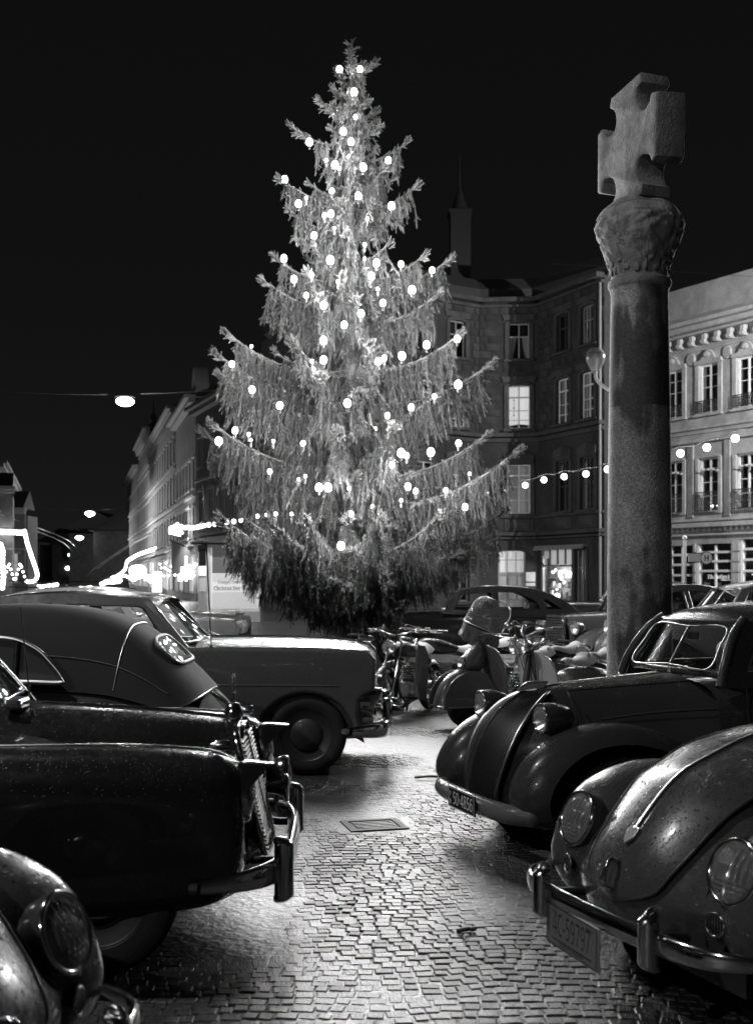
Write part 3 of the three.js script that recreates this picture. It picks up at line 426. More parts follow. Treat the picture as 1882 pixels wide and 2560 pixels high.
{
  // houses along the right side of the street, each with its own height
  const S = [[490, 440, 14.0, 0.3, 'narrow pale house with round dormer at the near end of the street row'], [440, 376, 15.6, 0.17, 'tall grey house with heavy cornice, second of the street row'], [376, 347, 18.2, 0.22, 'tallest house of the street row with roof spikes'], [347, 319, 16.2, 0.18, 'narrower house beyond the tallest one of the street row'], [319, 286, 12, 0.14, 'low far house near the end of the street row']];
  S.forEach(([p0, p1, H, l, lab], i) => {
    const A = onStreet(p1 + 0.5), B = onStreet(p0 - 0.5), rows = []; for (let y = 4.6; y < H - 2.4; y += 3.5) rows.push([y, 2.1]);
    const [b, L] = plainFront('street_house', lab, A, B, H, { l, pitch: i === 0 ? 2.6 : 3.2, rows, bands: rows.map((r) => r[0] - 0.6), w: 1.3, litP: 0.08, depth: 10, roof: i === 2 ? 4 : 2.6 });
    for (let k = 0; k < Math.floor(L / 4); k++) { const x = 2.2 + k * 4, f = part(b, 'shop_window', box(3.2, 2.8, 0.1, x, 1.9, 0.05), mat(0.3, 0.6)); part(f, 'shop_pane', box(2.9, 2.5, 0.02, x, 1.9, 0.11), glow([0.12, 0.4, 0.06, 0.25][k % 4], 0.3)); }
    if (i === 0 || i === 2) for (const x of i ? [3, L - 3] : [L - 1.6]) part(b, i ? 'roof_finial' : 'dormer', i ? lathe([[0.25, 0], [0.2, 1.2], [0.4, 1.4], [0.1, 2.2], [0.001, 4.2]], 12).translate(x, H + 0.5, -0.6) : extr(poly(curvy([[-1.2, 0, 1], [1.2, 0, 1], [1.2, 1.2], [0, 2.2], [-1.2, 1.2]])), 0.8, 0.1).translate(x, H + 0.5, -0.9), mat(i ? 0.05 : 0.4, 0.7));
    if (i === 1 || i === 2) for (let k = 0; k < L; k += 1.1) part(b, 'cornice_bracket', box(0.3, 0.6, 0.4, 0.5 + k, H - 0.2, 0.2), mat(l * 1.5, 0.8));
  });
  for (let i = 0; i < 4; i++) { const D = 190 + i * 40, X = -12.7 - 0.262 * (D - 81) - 2; const b = thing('far_house', ['far low house at the end of the street, right of the lamps', 'far house behind the low one at the street end', 'farthest right house of the street', 'house closing the end of the street'][i], 'building', V(X - i * 4, 0, -D)); part(b, 'wall', muv(box(10, 9 + 2 * (i % 2), 20, 4, 4.5, 0)), mat(0.12, 0.9, { map: T.plaster })); part(b, 'roof', new THREE.ExtrudeGeometry(poly([[-6, 0], [0, 3.5], [6, 0]]), { depth: 20, bevelEnabled: false }).translate(4, 8.9 + 2 * (i % 2), -10), mat(0.04, 0.8)); }
  // left side of the street
  const lb = plainFront('street_house', 'pale house with jutting cornice at the left edge of the picture', [-40, 92], [-30.0, 95], 8.6, { l: 0.2, pitch: 3.4, rows: [[4.6, 2.4]], bands: [4.0], w: 1.3, depth: 12, litP: 0.0 })[0];
  plainFront('street_house', 'dark tall house behind the pale house at the left edge', [-32.9, 100], [-41.5, 132], 11.3, { l: 0.07, pitch: 3, rows: [[4.8, 2.2], [8.6, 2.2]], bands: [4.2, 8.0], depth: 12 });
  plainFront('street_house', 'dark lower house farther down the left side of the street', [-38, 104.5], [-31.9, 104.5], 7.4, { l: 0.16, pitch: 3, rows: [[1.2, 2.6]], bands: [4.2], w: 1.8, depth: 3, litP: 1 });
}
// ---- poster booth
{
  const b = thing('poster_booth', 'pale poster booth with flat dark roof and printed bills left of the tree', 'kiosk', V(-6.22, 0, -42.4), 0.42), wallM = mat(0.6, 0.8, { map: T.plaster });
  part(b, 'wall', muv(box(2.0, 2.9, 1.3, 1.0, 1.45, -0.65)), wallM); part(b, 'roof', rbox(2.5, 0.1, 1.9, 1.0, 2.98, -0.6, 0.03), M.dark); part(b, 'plinth', box(2.04, 0.4, 1.34, 1.0, 0.2, -0.65), mat(0.2, 0.8));
  const t = textTex(1024, 1024, (c, W, H) => { c.fillStyle = '#d8d8d8'; c.fillRect(0, 0, W, H); c.fillStyle = '#5a5a5a'; c.fillRect(30, 0, W * 0.75, H * 0.42); c.strokeStyle = '#8a8a8a'; c.lineWidth = 8; for (const [a, d, e, f] of [[240, 120, 420, 300], [600, 110, 460, 300], [440, 300, 440, 420]]) { c.beginPath(); c.moveTo(a, d); c.lineTo(e, f); c.stroke(); } c.fillStyle = '#555'; for (let i = 0; i < 26; i++) if (i < 6 || i > 13) c.fillRect(30, H * 0.44 + i * 22, W - 60, 5); c.fillStyle = '#333'; c.font = 'bold 64px serif'; c.fillText('Evangel. Chorkonzert', 150, H * 0.59); c.font = 'bold 92px serif'; c.fillText('Christus', 60, H * 0.7); c.fillText('Der Messias', 470, H * 0.7); });
  part(b, 'poster', new THREE.PlaneGeometry(1.84, 2.25).translate(1.04, 1.65, 0.006), new THREE.MeshStandardMaterial({ map: t, roughness: 0.8 }));
  const e = part(b, 'end_window', box(0.02, 0.62, 0.9, -0.012, 2.42, -0.65), M.black); part(e, 'lit_sign', box(0.03, 0.36, 0.92, -0.016, 1.92, -0.65), glow(0.9, 0.6)); part(b, 'end_poster', box(0.012, 0.5, 0.92, -0.008, 1.4, -0.65), mat(0.7, 0.7));
}
// ---- bus stop sign
{
  const s = thing('bus_stop', 'bus stop post with round H sign and name board, in front of the pale house', 'bus stop', at(1710, 1442, 33).setY(0), 0.15);
  part(s, 'post', cyl(0.06, 0.05, 2.75, 0, 1.37, 0, 14), mat(0.5, 0.5)); part(s, 'post_cap', ball(0.07, 0, 2.82, 0), mat(0.6, 0.5));
  part(s, 'name_board', rbox(0.4, 0.24, 0.03, 0.3, 2.25, 0, 0.01), mat(0.42, 0.5)); part(s, 'board_rim', join([box(0.44, 0.02, 0.04, 0.3, 2.38, 0), box(0.44, 0.02, 0.04, 0.3, 2.12, 0)]), M.black);
  const t = textTex(256, 256, (c, W) => { c.fillStyle = '#c8c8c8'; c.fillRect(0, 0, W, W); c.fillStyle = '#111'; c.font = 'bold 190px sans-serif'; c.textAlign = 'center'; c.fillText('H', W / 2, 195); });
  const d = part(s, 'sign_disc', cyl(0.19, 0.19, 0.03, 0, 0, 0, 36).rotateX(Math.PI / 2).translate(0.66, 2.24, 0), M.black); part(d, 'sign_face', new THREE.CircleGeometry(0.165, 36).translate(0.66, 2.24, 0.02), new THREE.MeshStandardMaterial({ map: t, roughness: 0.5 }));
}
// ---------------------------------------------------------------- cars (local +x = forward, +z = the car's right side)
const turnTo = (fx, fz) => Math.atan2(-fz, fx);
const blade = (path, h, t, n = 40) => {                               // curved bumper bar along z: path z -> x
  return grid(n, 16, (u, v) => { const z = path[0] + (path[1] - path[0]) * u, [x, nx] = path[2](z), a = v * TAU; return [x + Math.cos(a) * t * nx, path[3] + Math.sign(Math.sin(a)) * Math.abs(Math.sin(a)) ** 0.7 * h / 2 * (1 - 0.55 * Math.abs(2 * u - 1) ** 6), z]; });
};
const overrider = (h, w, t) => { const g = new RoundedBoxGeometry(t, h, w, 4, Math.min(t, w) * 0.45), p = g.attributes.position; for (let i = 0; i < p.count; i++) { const y = p.getY(i) / h * 2; p.setX(i, p.getX(i) - 0.05 * y * y + 0.0); p.setZ(i, p.getZ(i) * (1 + 0.35 * y * y)); } g.computeVertexNormals(); return g; };
function plate(parent, w, h, text, fg, bg, extra) {
  const m = part(parent, 'number_plate', rbox(0.012, h, w, 0, 0, 0, 0.006), mat(bg, 0.4));
  const t = textTex(768, Math.round(768 * h / w), (c, W, H) => {
    c.fillStyle = `rgb(${bg * 300},${bg * 300},${bg * 300})`; c.fillRect(0, 0, W, H); c.strokeStyle = c.fillStyle; c.fillStyle = c.strokeStyle = fg; c.lineWidth = 9; c.strokeRect(8, 8, W - 16, H - 16);
    extra(c, W, H, text);
  });
  const f = part(m, 'plate_face', new THREE.PlaneGeometry(w * 0.98, h * 0.97).rotateY(Math.PI / 2).translate(0.0085, 0, 0), new THREE.MeshPhysicalMaterial({ map: t, roughness: 0.42, clearcoat: 0.5, clearcoatRoughness: 0.2 })); f.castShadow = true; return m;
}
// a cabin: side panels with window holes, panes, windscreen, roof sheet
function cabin(car, s, pm) {
  const hwAt = (y) => s.hwB + (s.hwR - s.hwB) * (y - s.belt) / (s.top - s.belt);
  const lean = (g, side, off) => { const p = g.attributes.position; for (let i = 0; i < p.count; i++) p.setZ(i, side * (hwAt(p.getY(i)) + p.getZ(i) + off)); g.computeVertexNormals(); return g; };
  for (const side of [-1, 1]) {
    const sh = poly(s.outline); for (const w of s.windows) sh.holes.push(poly(w));
    part(car, 'cabin_side', toCreasedNormals(lean(extr(sh, 0.03, 0.006, 1), side, -0.03), 0.6), pm);
    for (const w of s.windows) {
      const pane = part(car, 'side_window', lean(new THREE.ShapeGeometry(poly(w)), side, -0.02), s.glass ?? M.glass);
      if (s.trim) part(pane, 'window_trim', lean(tube(w.map(([x, y]) => [x, y, 0.004]), 0.007, w.length * 2, 5, true), side, 0), s.trim);
    }
  }
  part(car, 'roof', sheet(s.roof.map(([x, y]) => [x, y + 0.02, hwAt(y) + 0.004, s.rdx ?? 0, -(s.crown ?? 0.07)]), { p: s.rp ?? 3, nu: 48 }), s.roofMat ?? pm);
  for (const [name, w] of [['windscreen', s.screen], ['rear_window', s.rear]]) if (w) {
    const bow = w.bow ?? 0.05, f = (u, v) => { const k = 2 * v - 1, y = w.y0 + (w.y1 - w.y0) * u, e = Math.abs(k) ** 2.5; return [w.x0 + (w.x1 - w.x0) * u - Math.sign(w.x0 - w.x1) * bow * k * k, y, k * (w.w0 + (w.w1 - w.w0) * u) * 1]; };
    const pane = part(car, name, grid(10, 16, f), w.glass ?? s.glass ?? M.glass), loop = [];
    for (let i = 0; i <= 10; i++) loop.push(f(0, 0.03 + 0.94 * i / 10)); for (let i = 1; i < 5; i++) loop.push(f(i / 5, 1)); for (let i = 10; i >= 0; i--) loop.push(f(1, 0.03 + 0.94 * i / 10)); for (let i = 4; i > 0; i--) loop.push(f(i / 5, 0));
    part(pane, 'window_frame', tube(loop, w.fr ?? 0.018, 120, 8, true), w.frame ?? pm);
    if (w.post) part(pane, 'window_post', tube([f(0, 0.5), f(0.5, 0.5), f(1, 0.5)], 0.011, 8, 6), w.frame ?? pm);
  }
  if (s.seats) for (const x of s.seats) for (const z of [-0.3, 0.3]) part(car, 'seat', rbox(0.16, 0.62, 0.5, x, s.belt - 0.12, z, 0.07, 3), M.seat);
  if (s.wheelAt) part(car, 'steering_wheel', new THREE.TorusGeometry(0.19, 0.011, 8, 36).rotateY(Math.PI / 2).rotateZ(0.5).translate(...s.wheelAt), M.black);
}

// ---- beetle-shaped small car
function makeBeetle(name, label, group, P, withPlate) {
  const c = thing(name, label, 'car', V(), 0, group);
  const bodyRows = [[0.12, 0.3, 0.42, -0.12, 0], [0.15, 0.38, 0.45, -0.14, 0], [0.163, 0.47, 0.48, -0.15, -0.01], [0.142, 0.535, 0.5, -0.15, -0.05], [0.05, 0.675, 0.52, -0.15, -0.13], [-0.065, 0.8, 0.54, -0.13, -0.2], [-0.18, 0.897, 0.56, -0.09, -0.27], [-0.49, 1.018, 0.6, 0, -0.34], [-0.8, 1.07, 0.64, 0, -0.36], [-1.15, 1.095, 0.68, 0, -0.3]];
  part(c, 'body', sheet(bodyRows, { p: 2.4, nu: 60, nv: 40 }), P);
  part(c, 'rear_body', hull([[-1.0, 0.3, 0.98, 0.68, 4], [-1.3, 0.25, 1.02, 0.72, 4], [-2.2, 0.25, 1.0, 0.74, 4], [-2.8, 0.28, 0.98, 0.66, 3], [-3.3, 0.32, 0.75, 0.45, 2.6], [-3.5, 0.4, 0.55, 0.12, 2]], { nu: 40 }), P);
  const H = [[0.178, 0.445, 0.06, -0.008, 0.02], [0.184, 0.475, 0.16, -0.02, 0.02], [0.172, 0.53, 0.225, -0.035, 0.0], [0.14, 0.6, 0.25, -0.045, -0.01], [0.075, 0.695, 0.275, -0.05, -0.03], [-0.04, 0.822, 0.3, -0.05, -0.045], [-0.155, 0.915, 0.325, -0.04, -0.06], [-0.3, 0.975, 0.345, -0.02, -0.066], [-0.487, 1.037, 0.375, 0, -0.07], [-0.8, 1.09, 0.43, 0, -0.08], [-1.12, 1.118, 0.5, -0.05, -0.09]];
  const hood = part(c, 'bonnet', sheet(H, { p: 2, nu: 64, nv: 32 }), P);
  const rim = []; for (let i = 0; i <= 30; i++) rim.push(sheetAt(H, 1 - i / 30, 1)); for (let i = 0; i <= 30; i++) rim.push(sheetAt(H, i / 30, -1));
  part(hood, 'bonnet_edge', tube(rim, 0.0075, 140, 6), P);
  part(hood, 'bonnet_trim', tube(Array.from({ length: 24 }, (_, i) => sheetAt(H, 0.38 + 0.6 * i / 23, 0).add(V(0.003, 0.003, 0))), 0.0085, 60, 6), M.dullchrome);
  const badge = part(hood, 'bonnet_badge', extr(poly(curvy([[-0.025, 0.034, 1], [0.025, 0.034, 1], [0.025, -0.005], [0, -0.04, 1], [-0.025, -0.005]])), 0.008, 0.003).rotateY(Math.PI / 2), M.dullchrome); badge.position.set(0.086, 0.688, 0); badge.rotation.z = 0.75;
  const hnd = part(hood, 'bonnet_handle', tube([[0, 0.045, 0], [0.035, 0.035, 0], [0.045, 0, 0], [0.035, -0.05, 0], [0, -0.065, 0]], 0.011, 24, 8), M.chrome); hnd.position.set(0.165, 0.555, 0); hnd.rotation.z = 0.3;
  for (const s of [-1, 1]) {
    const w = part(c, 'front_wing', wing([[0.06, 0.3, 0.8], [0.12, 0.36, 0.88], [0.165, 0.46, 0.95], [0.15, 0.56, 1], [0.1, 0.68, 1], [0.0, 0.785, 1], [-0.16, 0.85, 1], [-0.36, 0.872, 1], [-0.58, 0.83, 1], [-0.8, 0.7, 1], [-0.97, 0.5, 1], [-1.05, 0.34, 1]], s * 0.555, 0.215, -0.4, 0.33, 0.24).translate(-0.1, 0, 0), P);
    part(w, 'wing_welt', tube([[0.15, 0.36, s * 0.4], [0.15, 0.5, s * 0.385], [0.09, 0.62, s * 0.375], [-0.05, 0.74, s * 0.38], [-0.3, 0.79, s * 0.4], [-0.6, 0.77, s * 0.43]], 0.005, 40, 5), M.black).position.x = -0.1;
    const hl = headlight(c, 'headlight', 0.012, 0.655, s * 0.5, 0.115, { tilt: 0.33, yaw: -s * 0.04, shell: [[0.118, 0.012], [0.121, -0.01], [0.12, -0.06], [0.1, -0.16]], shellMat: P, dome: 0.32, fine: true });
    part(hl, 'lamp_clip', rbox(0.018, 0.03, 0.02, 0.0, -0.118, 0, 0.006), M.chrome);
    const horn = part(c, 'horn_grille', new THREE.TorusGeometry(0.04, 0.0055, 8, 32).rotateY(Math.PI / 2), M.chrome); horn.position.set(0.074, 0.47, s * 0.475); horn.rotation.set(0, -s * 0.25, 0.05);
    part(horn, 'horn_slats', join([-3, -2, -1, 0, 1, 2, 3].map((i) => rbox(0.006, 2 * Math.sqrt(0.0016 - (i * 0.0115) ** 2), 0.0045, 0, 0, i * 0.0115, 0.002, 1))), M.chrome);
    part(horn, 'horn_back', cyl(0.04, 0.04, 0.002, 0, 0, 0, 28).rotateZ(Math.PI / 2).translate(-0.004, 0, 0), M.black);
    part(c, 'rear_wing', wing([[-2.1, 0.33], [-2.25, 0.6], [-2.5, 0.8], [-2.8, 0.86], [-3.1, 0.78], [-3.35, 0.55], [-3.4, 0.38]], s * 0.6, 0.19, -2.8, 0.33, 0.24), P);
    part(c, 'running_board', rbox(1.2, 0.05, 0.16, -1.6, 0.3, s * 0.7, 0.02), M.rubber);
    part(c, 'wheel_housing', join([grid(20, 4, (u, v) => { const a = Math.PI * u; return [-0.5 - 0.42 * Math.cos(a), 0.3 + 0.38 * Math.sin(a), s * (0.34 + 0.2 * v)]; }), new THREE.CircleGeometry(0.42, 24).translate(-0.5, 0.32, s * 0.36)]), M.black);
    wheel(c, -0.5, 0.33, s * 0.64, 0.33, 0.15, s); wheel(c, -2.8, 0.33, s * 0.64, 0.33, 0.15, s);
    const o = part(c, 'overrider', overrider(0.21, 0.065, 0.07), M.chrome); o.position.set(0.3, 0.395, s * 0.36);
    part(o, 'overrider_hook', new THREE.TorusGeometry(0.028, 0.01, 8, 20, Math.PI * 1.1).rotateY(0).translate(-0.04, 0.09, 0), M.chrome);
    part(c, 'bumper_bracket', tube([[0.21, 0.4, s * 0.33], [0.1, 0.39, s * 0.33], [-0.05, 0.36, s * 0.34]], 0.018, 10, 6), M.black);
  }
  const bp = (z) => { const q = Math.abs(z) / 0.76; return [0.262 - 0.06 * q * q - 0.22 * q ** 7, 1]; };
  part(c, 'bumper', blade([-0.76, 0.76, bp, 0.395], 0.085, 0.02, 64), M.chrome);
  part(c, 'floor_pan', box(3.2, 0.1, 1.1, -1.6, 0.27, 0), M.black);
  cabin(c, { belt: 1.02, top: 1.45, hwB: 0.66, hwR: 0.5, crown: 0.08, trim: M.dullchrome, outline: curvy([[-1.12, 1.0, 1], [-1.42, 1.4, 1], [-1.75, 1.45], [-2.3, 1.42], [-2.8, 1.2], [-3.1, 0.92, 1], [-2, 0.96]]), windows: [curvy([[-1.3, 1.07, 1], [-1.47, 1.35, 1], [-1.95, 1.38, 1], [-2.02, 1.07, 1]], 0.5, 4), curvy([[-2.12, 1.07, 1], [-2.06, 1.38, 1], [-2.3, 1.35], [-2.5, 1.2], [-2.52, 1.07, 1]], 0.5, 4)], roof: [[-1.42, 1.4], [-1.8, 1.47], [-2.3, 1.42], [-2.8, 1.2], [-3.1, 0.92], [-3.3, 0.75]], screen: { x0: -1.12, y0: 1.06, x1: -1.4, y1: 1.41, w0: 0.55, w1: 0.47, frame: M.rubber }, seats: [-1.9], wheelAt: [-1.45, 1.05, -0.32] }, P);
  if (withPlate) { const p = plate(c, 0.42, 0.17, '4C-59797', '#0c0c0c', 0.3, (k, W, H, t) => { k.font = 'bold 44px sans-serif'; k.textAlign = 'center'; k.fillText('USA', W * 0.16, 62); k.fillText('1955', W * 0.85, 62); k.save(); k.translate(W / 2, H * 0.7); k.scale(0.72, 1.25); k.font = '190px sans-serif'; k.fillText(t, 0, 0); k.restore(); k.fillRect(W * 0.1, H * 0.8, W * 0.8, 12); k.font = 'bold 36px sans-serif'; k.fillText('FORCES IN GERMANY', W / 2, H * 0.92); }); p.position.set(0.272, 0.285, 0.13); p.rotation.y = -0.08; }
  return c;
}
seed(11);
const beetlePaint = paint(0.042, 0.3), beetle = makeBeetle('small_car', 'grey rounded small car at the lower right with plate 4C-59797 on its bumper', 'small cars with round wing headlights', beetlePaint, true);
beetle.position.set(1.075, 0, -4.53); beetle.rotation.y = turnTo(-0.92, 0.395);
const beetle2 = makeBeetle('small_car', 'dark rounded small car cut off by the lower left corner, one headlight showing', 'small cars with round wing headlights', paint(0.035, 0.3), false);
{ const f = V(0.95, 0, 0.31).normalize(), u = V(-f.z, 0, f.x); const hl = at(165, 2330, 3.38); beetle2.rotation.y = turnTo(f.x, f.z); beetle2.position.set(hl.x + u.x * 0.5 - f.x * 0.012, 0, hl.z + u.z * 0.5 - f.z * 0.012); }
beetle.children.filter((k) => ['bonnet', 'body', 'front_wing'].includes(k.name)).forEach((k) => drops(k, k.name === 'bonnet' ? 1500 : 700, 0.0014, 0.0034, M.drop, 0.35));
beetle2.children.filter((k) => ['bonnet', 'front_wing'].includes(k.name)).forEach((k) => drops(k, 700, 0.002, 0.004, M.drop, 0.35));

// ---- prewar saloon with upright heart-shaped grille
{
  const P = paint(0.03, 0.32), c = thing('prewar_car', 'dark prewar saloon with tall curved grille and bullet headlights, plate FR50-4856, right of the gap', 'car', V(0.877, 0, -7.41), turnTo(-0.941, 0.337));
  const prof = [[-0.13, 0.966], [-0.05, 0.94], [0.06, 0.87], [0.16, 0.765], [0.23, 0.65], [0.28, 0.5], [0.3, 0.37], [0.28, 0.26]];
  const gw = [0.1, 0.17, 0.235, 0.27, 0.275, 0.255, 0.225, 0.2];
  const back = part(c, 'grille', sheet(prof.map(([x, y], i) => [x - 0.012, y - 0.012, gw[i], -0.075, -0.01]), { p: 2, nu: 40 }), M.black);
  const GR = prof.map(([x, y], i) => [x, y, gw[i], -0.075, -0.01]);
  const bars = []; for (let i = -13; i <= 13; i++) if (i) bars.push(tube(Array.from({ length: 14 }, (_, k) => sheetAt(GR, 0.05 + 0.94 * k / 13, i / 14)), 0.0035, 26, 4));
  part(back, 'grille_bars', join(bars), mat(0.05, 0.35, { metalness: 0.5 }), 'stuff');
  part(back, 'grille_spine', tube(prof.map(([x, y]) => [x + 0.004, y, 0]), 0.016, 30, 8), P);
  for (const s of [-1, 1]) part(back, 'grille_rim', tube(Array.from({ length: 20 }, (_, k) => sheetAt(GR, k / 19, s)), 0.014, 40, 8), M.dullchrome);
  const nose = part(c, 'nose', sheet([[-0.15, 0.962, 0.2, -0.12, -0.3], [-0.06, 0.93, 0.3, -0.16, -0.16], [0.05, 0.86, 0.34, -0.2, -0.06], [0.14, 0.755, 0.37, -0.24, -0.02], [0.21, 0.64, 0.38, -0.25, 0], [0.255, 0.5, 0.36, -0.25, 0], [0.27, 0.37, 0.33, -0.22, 0], [0.22, 0.24, 0.3, -0.2, 0], [0.05, 0.16, 0.28, 0, 0]], { p: 2, nu: 48 }), P);
  const orn = part(c, 'bonnet_ornament', extr(poly(curvy([[0.06, 0, 1], [0, 0.045], [-0.14, 0.05, 1], [-0.1, 0.0, 1]])), 0.02, 0.008).translate(0, 0, -0.01), M.chrome); orn.position.set(-0.1, 0.965, 0);
  const HB = [[-0.12, 0.962, 0.18, -0.1, -0.36], [-0.3, 0.992, 0.27, -0.06, -0.4], [-0.6, 1.015, 0.36, 0, -0.44], [-0.95, 1.035, 0.45, 0, -0.46], [-1.2, 1.05, 0.54, 0, -0.48], [-1.35, 1.055, 0.6, 0, -0.5]];
  const hood = part(c, 'bonnet', sheet(HB, { p: 3, nu: 40, nv: 32 }), P);
  part(hood, 'bonnet_hinge', tube(Array.from({ length: 14 }, (_, k) => sheetAt(HB, 0.02 + 0.92 * k / 13, 0).add(V(0, 0.003, 0))), 0.006, 40, 6), P);
  for (const s of [-1, 1]) {
    part(hood, 'bonnet_seam', tube([[-0.28, 0.97, s * 0.2], [-0.3, 0.86, s * 0.27], [-0.34, 0.66, s * 0.285]], 0.004, 16, 5), M.black);
    part(hood, 'waist_moulding', tube([[-0.45, 0.8, s * 0.33], [-0.8, 0.84, s * 0.42], [-1.2, 0.86, s * 0.535], [-1.6, 0.87, s * 0.63], [-2.5, 0.87, s * 0.67]], 0.009, 40, 6), P);
    const L = part(hood, 'louvre_panel', sheet(HB.map((r) => [r[0], r[1] + 0.004, r[2], r[3], r[4]]), { p: 3, nu: 16, nv: 8, v0: s * 0.22, v1: s * 0.48 }), P); L.geometry = null;
    L.geometry = grid(24, 8, (u, v) => sheetAt(HB, 0.22 + 0.56 * u, s * (0.08 + 0.36 * v), 3).add(V(0, 0.006, 0)).toArray());
    for (let i = 0; i < 30; i++) { const u = 0.24 + 0.52 * (i + 0.5) / 30, a = sheetAt(HB, u, s * 0.11, 3), b = sheetAt(HB, u + 0.008, s * 0.26, 3), d = sheetAt(HB, u + 0.016, s * 0.41, 3); part(L, 'louvre', tube([a, b, d].map((q) => q.add(V(0, 0.006, 0))), 0.0055, 8, 6), P); }
    part(c, 'front_wing', wing([[0.1, 0.2, 0.7], [0.24, 0.28, 0.9], [0.285, 0.4, 1], [0.24, 0.53, 1], [0.13, 0.66, 1], [-0.05, 0.765, 1], [-0.3, 0.81, 1], [-0.58, 0.785, 1], [-0.9, 0.67, 1], [-1.2, 0.5, 1], [-1.45, 0.36, 1], [-1.6, 0.31, 0.9]], s * 0.56, 0.2, -0.38, 0.32, 0.22), P);
    part(c, 'rear_wing', wing([[-2.55, 0.3], [-2.7, 0.55], [-2.95, 0.74], [-3.25, 0.78], [-3.55, 0.66], [-3.8, 0.42], [-3.85, 0.3]], s * 0.6, 0.18, -3.2, 0.32, 0.22), P);
    part(c, 'running_board', rbox(1.2, 0.04, 0.18, -2.05, 0.3, s * 0.66, 0.015), M.rubber);
    part(c, 'wheel_housing', join([grid(20, 4, (u, v) => { const a = Math.PI * u; return [-0.38 - 0.42 * Math.cos(a), 0.3 + 0.38 * Math.sin(a), s * (0.34 + 0.2 * v)]; }), new THREE.CircleGeometry(0.42, 24).translate(-0.38, 0.32, s * 0.36)]), M.black);
    wheel(c, -0.38, 0.32, s * 0.6, 0.32, 0.13, s); wheel(c, -3.2, 0.32, s * 0.6, 0.32, 0.13, s);
    headlight(c, 'headlight', 0.03, 0.835, s * 0.435, 0.088, { shell: [[0.093, 0.004], [0.097, -0.02], [0.098, -0.06], [0.09, -0.12], [0.07, -0.18], [0.04, -0.215], [0.002, -0.228]], shellMat: P, dome: 0.2 });
    part(c, 'lamp_stalk', tube([[-0.08, 0.78, s * 0.43], [-0.09, 0.7, s * 0.42], [-0.1, 0.62, s * 0.38]], 0.022, 8, 8), P);
  }
  part(c, 'bumper', tube([[0.2, 0.29, -0.64], [0.27, 0.29, -0.56], [0.315, 0.29, -0.36], [0.33, 0.29, 0], [0.315, 0.29, 0.36], [0.27, 0.29, 0.5], [0.2, 0.29, 0.57]], 0.06, 60, 14), paint(0.09, 0.35));
  for (const z of [-0.64, 0.57]) part(c, 'bumper_cap', ball(0.061, 0.2, 0.29, z, 16, 12), paint(0.09, 0.35));
  const pl = plate(c, 0.4, 0.13, '50·4856', '#cfcfcf', 0.012, (k, W, H, t) => { k.textAlign = 'center'; k.font = 'bold 84px sans-serif'; k.fillText('F', W * 0.08, H * 0.46); k.fillText('R', W * 0.08, H * 0.84); k.save(); k.translate(W * 0.56, H * 0.8); k.scale(0.84, 1.1); k.font = '196px sans-serif'; k.fillText(t, 0, 0); k.restore(); });
  pl.position.set(0.4, 0.3, -0.1);
  part(c, 'rear_body', hull([[-1.15, 0.25, 1.03, 0.6, 4], [-1.6, 0.25, 1.04, 0.66, 4.5], [-2.4, 0.25, 1.02, 0.68, 4.5], [-3.0, 0.28, 0.98, 0.62, 4], [-3.6, 0.32, 0.85, 0.5, 3], [-3.9, 0.4, 0.6, 0.25, 2.5]]), P);
  for (const z of [-1, 1]) { part(c, 'door_gap', tube([[-1.32, 1.0, z * 0.634], [-1.33, 0.7, z * 0.655], [-1.36, 0.36, z * 0.65]], 0.005, 14, 5), M.black); part(c, 'door_handle', rod([-1.5, 0.93, z * 0.68], [-1.62, 0.93, z * 0.685], 0.012), M.chrome); }
  part(c, 'floor_pan', box(3.6, 0.1, 0.9, -1.75, 0.22, 0), M.black);
  cabin(c, { belt: 1.04, top: 1.44, hwB: 0.6, hwR: 0.47, crown: 0.075, rp: 2.6, outline: curvy([[-1.16, 1.0, 1], [-1.42, 1.4, 1], [-1.8, 1.465], [-2.4, 1.45], [-3.0, 1.28], [-3.5, 0.95, 1], [-2.4, 0.98]]), windows: [curvy([[-1.36, 1.09, 1], [-1.52, 1.33, 1], [-1.6, 1.37], [-2.1, 1.38, 1], [-2.14, 1.09, 1]], 0.5, 4), curvy([[-2.24, 1.09, 1], [-2.2, 1.38, 1], [-2.5, 1.36], [-2.8, 1.2], [-2.86, 1.09, 1]], 0.5, 4)], trim: M.dullchrome,
    roof: [[-1.37, 1.4], [-1.48, 1.465], [-1.85, 1.505], [-2.4, 1.47], [-3.0, 1.29], [-3.5, 0.96], [-3.7, 0.8]], screen: { x0: -1.16, y0: 1.075, x1: -1.36, y1: 1.395, w0: 0.53, w1: 0.47, bow: 0.07, frame: P, fr: 0.026, post: 1, glass: M.wetglass }, seats: [-2.0, -2.8], wheelAt: [-1.55, 1.08, -0.26] }, P);
  for (const z of [-1, 1]) part(c, 'windscreen_pillar', tube([[-1.16, 1.0, z * 0.585], [-1.22, 1.15, z * 0.555], [-1.33, 1.33, z * 0.495], [-1.44, 1.42, z * 0.45]], 0.034, 20, 8), P);
  const scr = c.children.find((k) => k.name === 'windscreen');
  part(scr, 'inner_frame', tube([[-1.172, 1.115, -0.45], [-1.168, 1.112, 0], [-1.172, 1.115, 0.45], [-1.27, 1.26, 0.44], [-1.34, 1.36, 0.41], [-1.335, 1.365, 0], [-1.34, 1.36, -0.41], [-1.27, 1.26, -0.44]], 0.006, 80, 6, true), M.dullchrome);
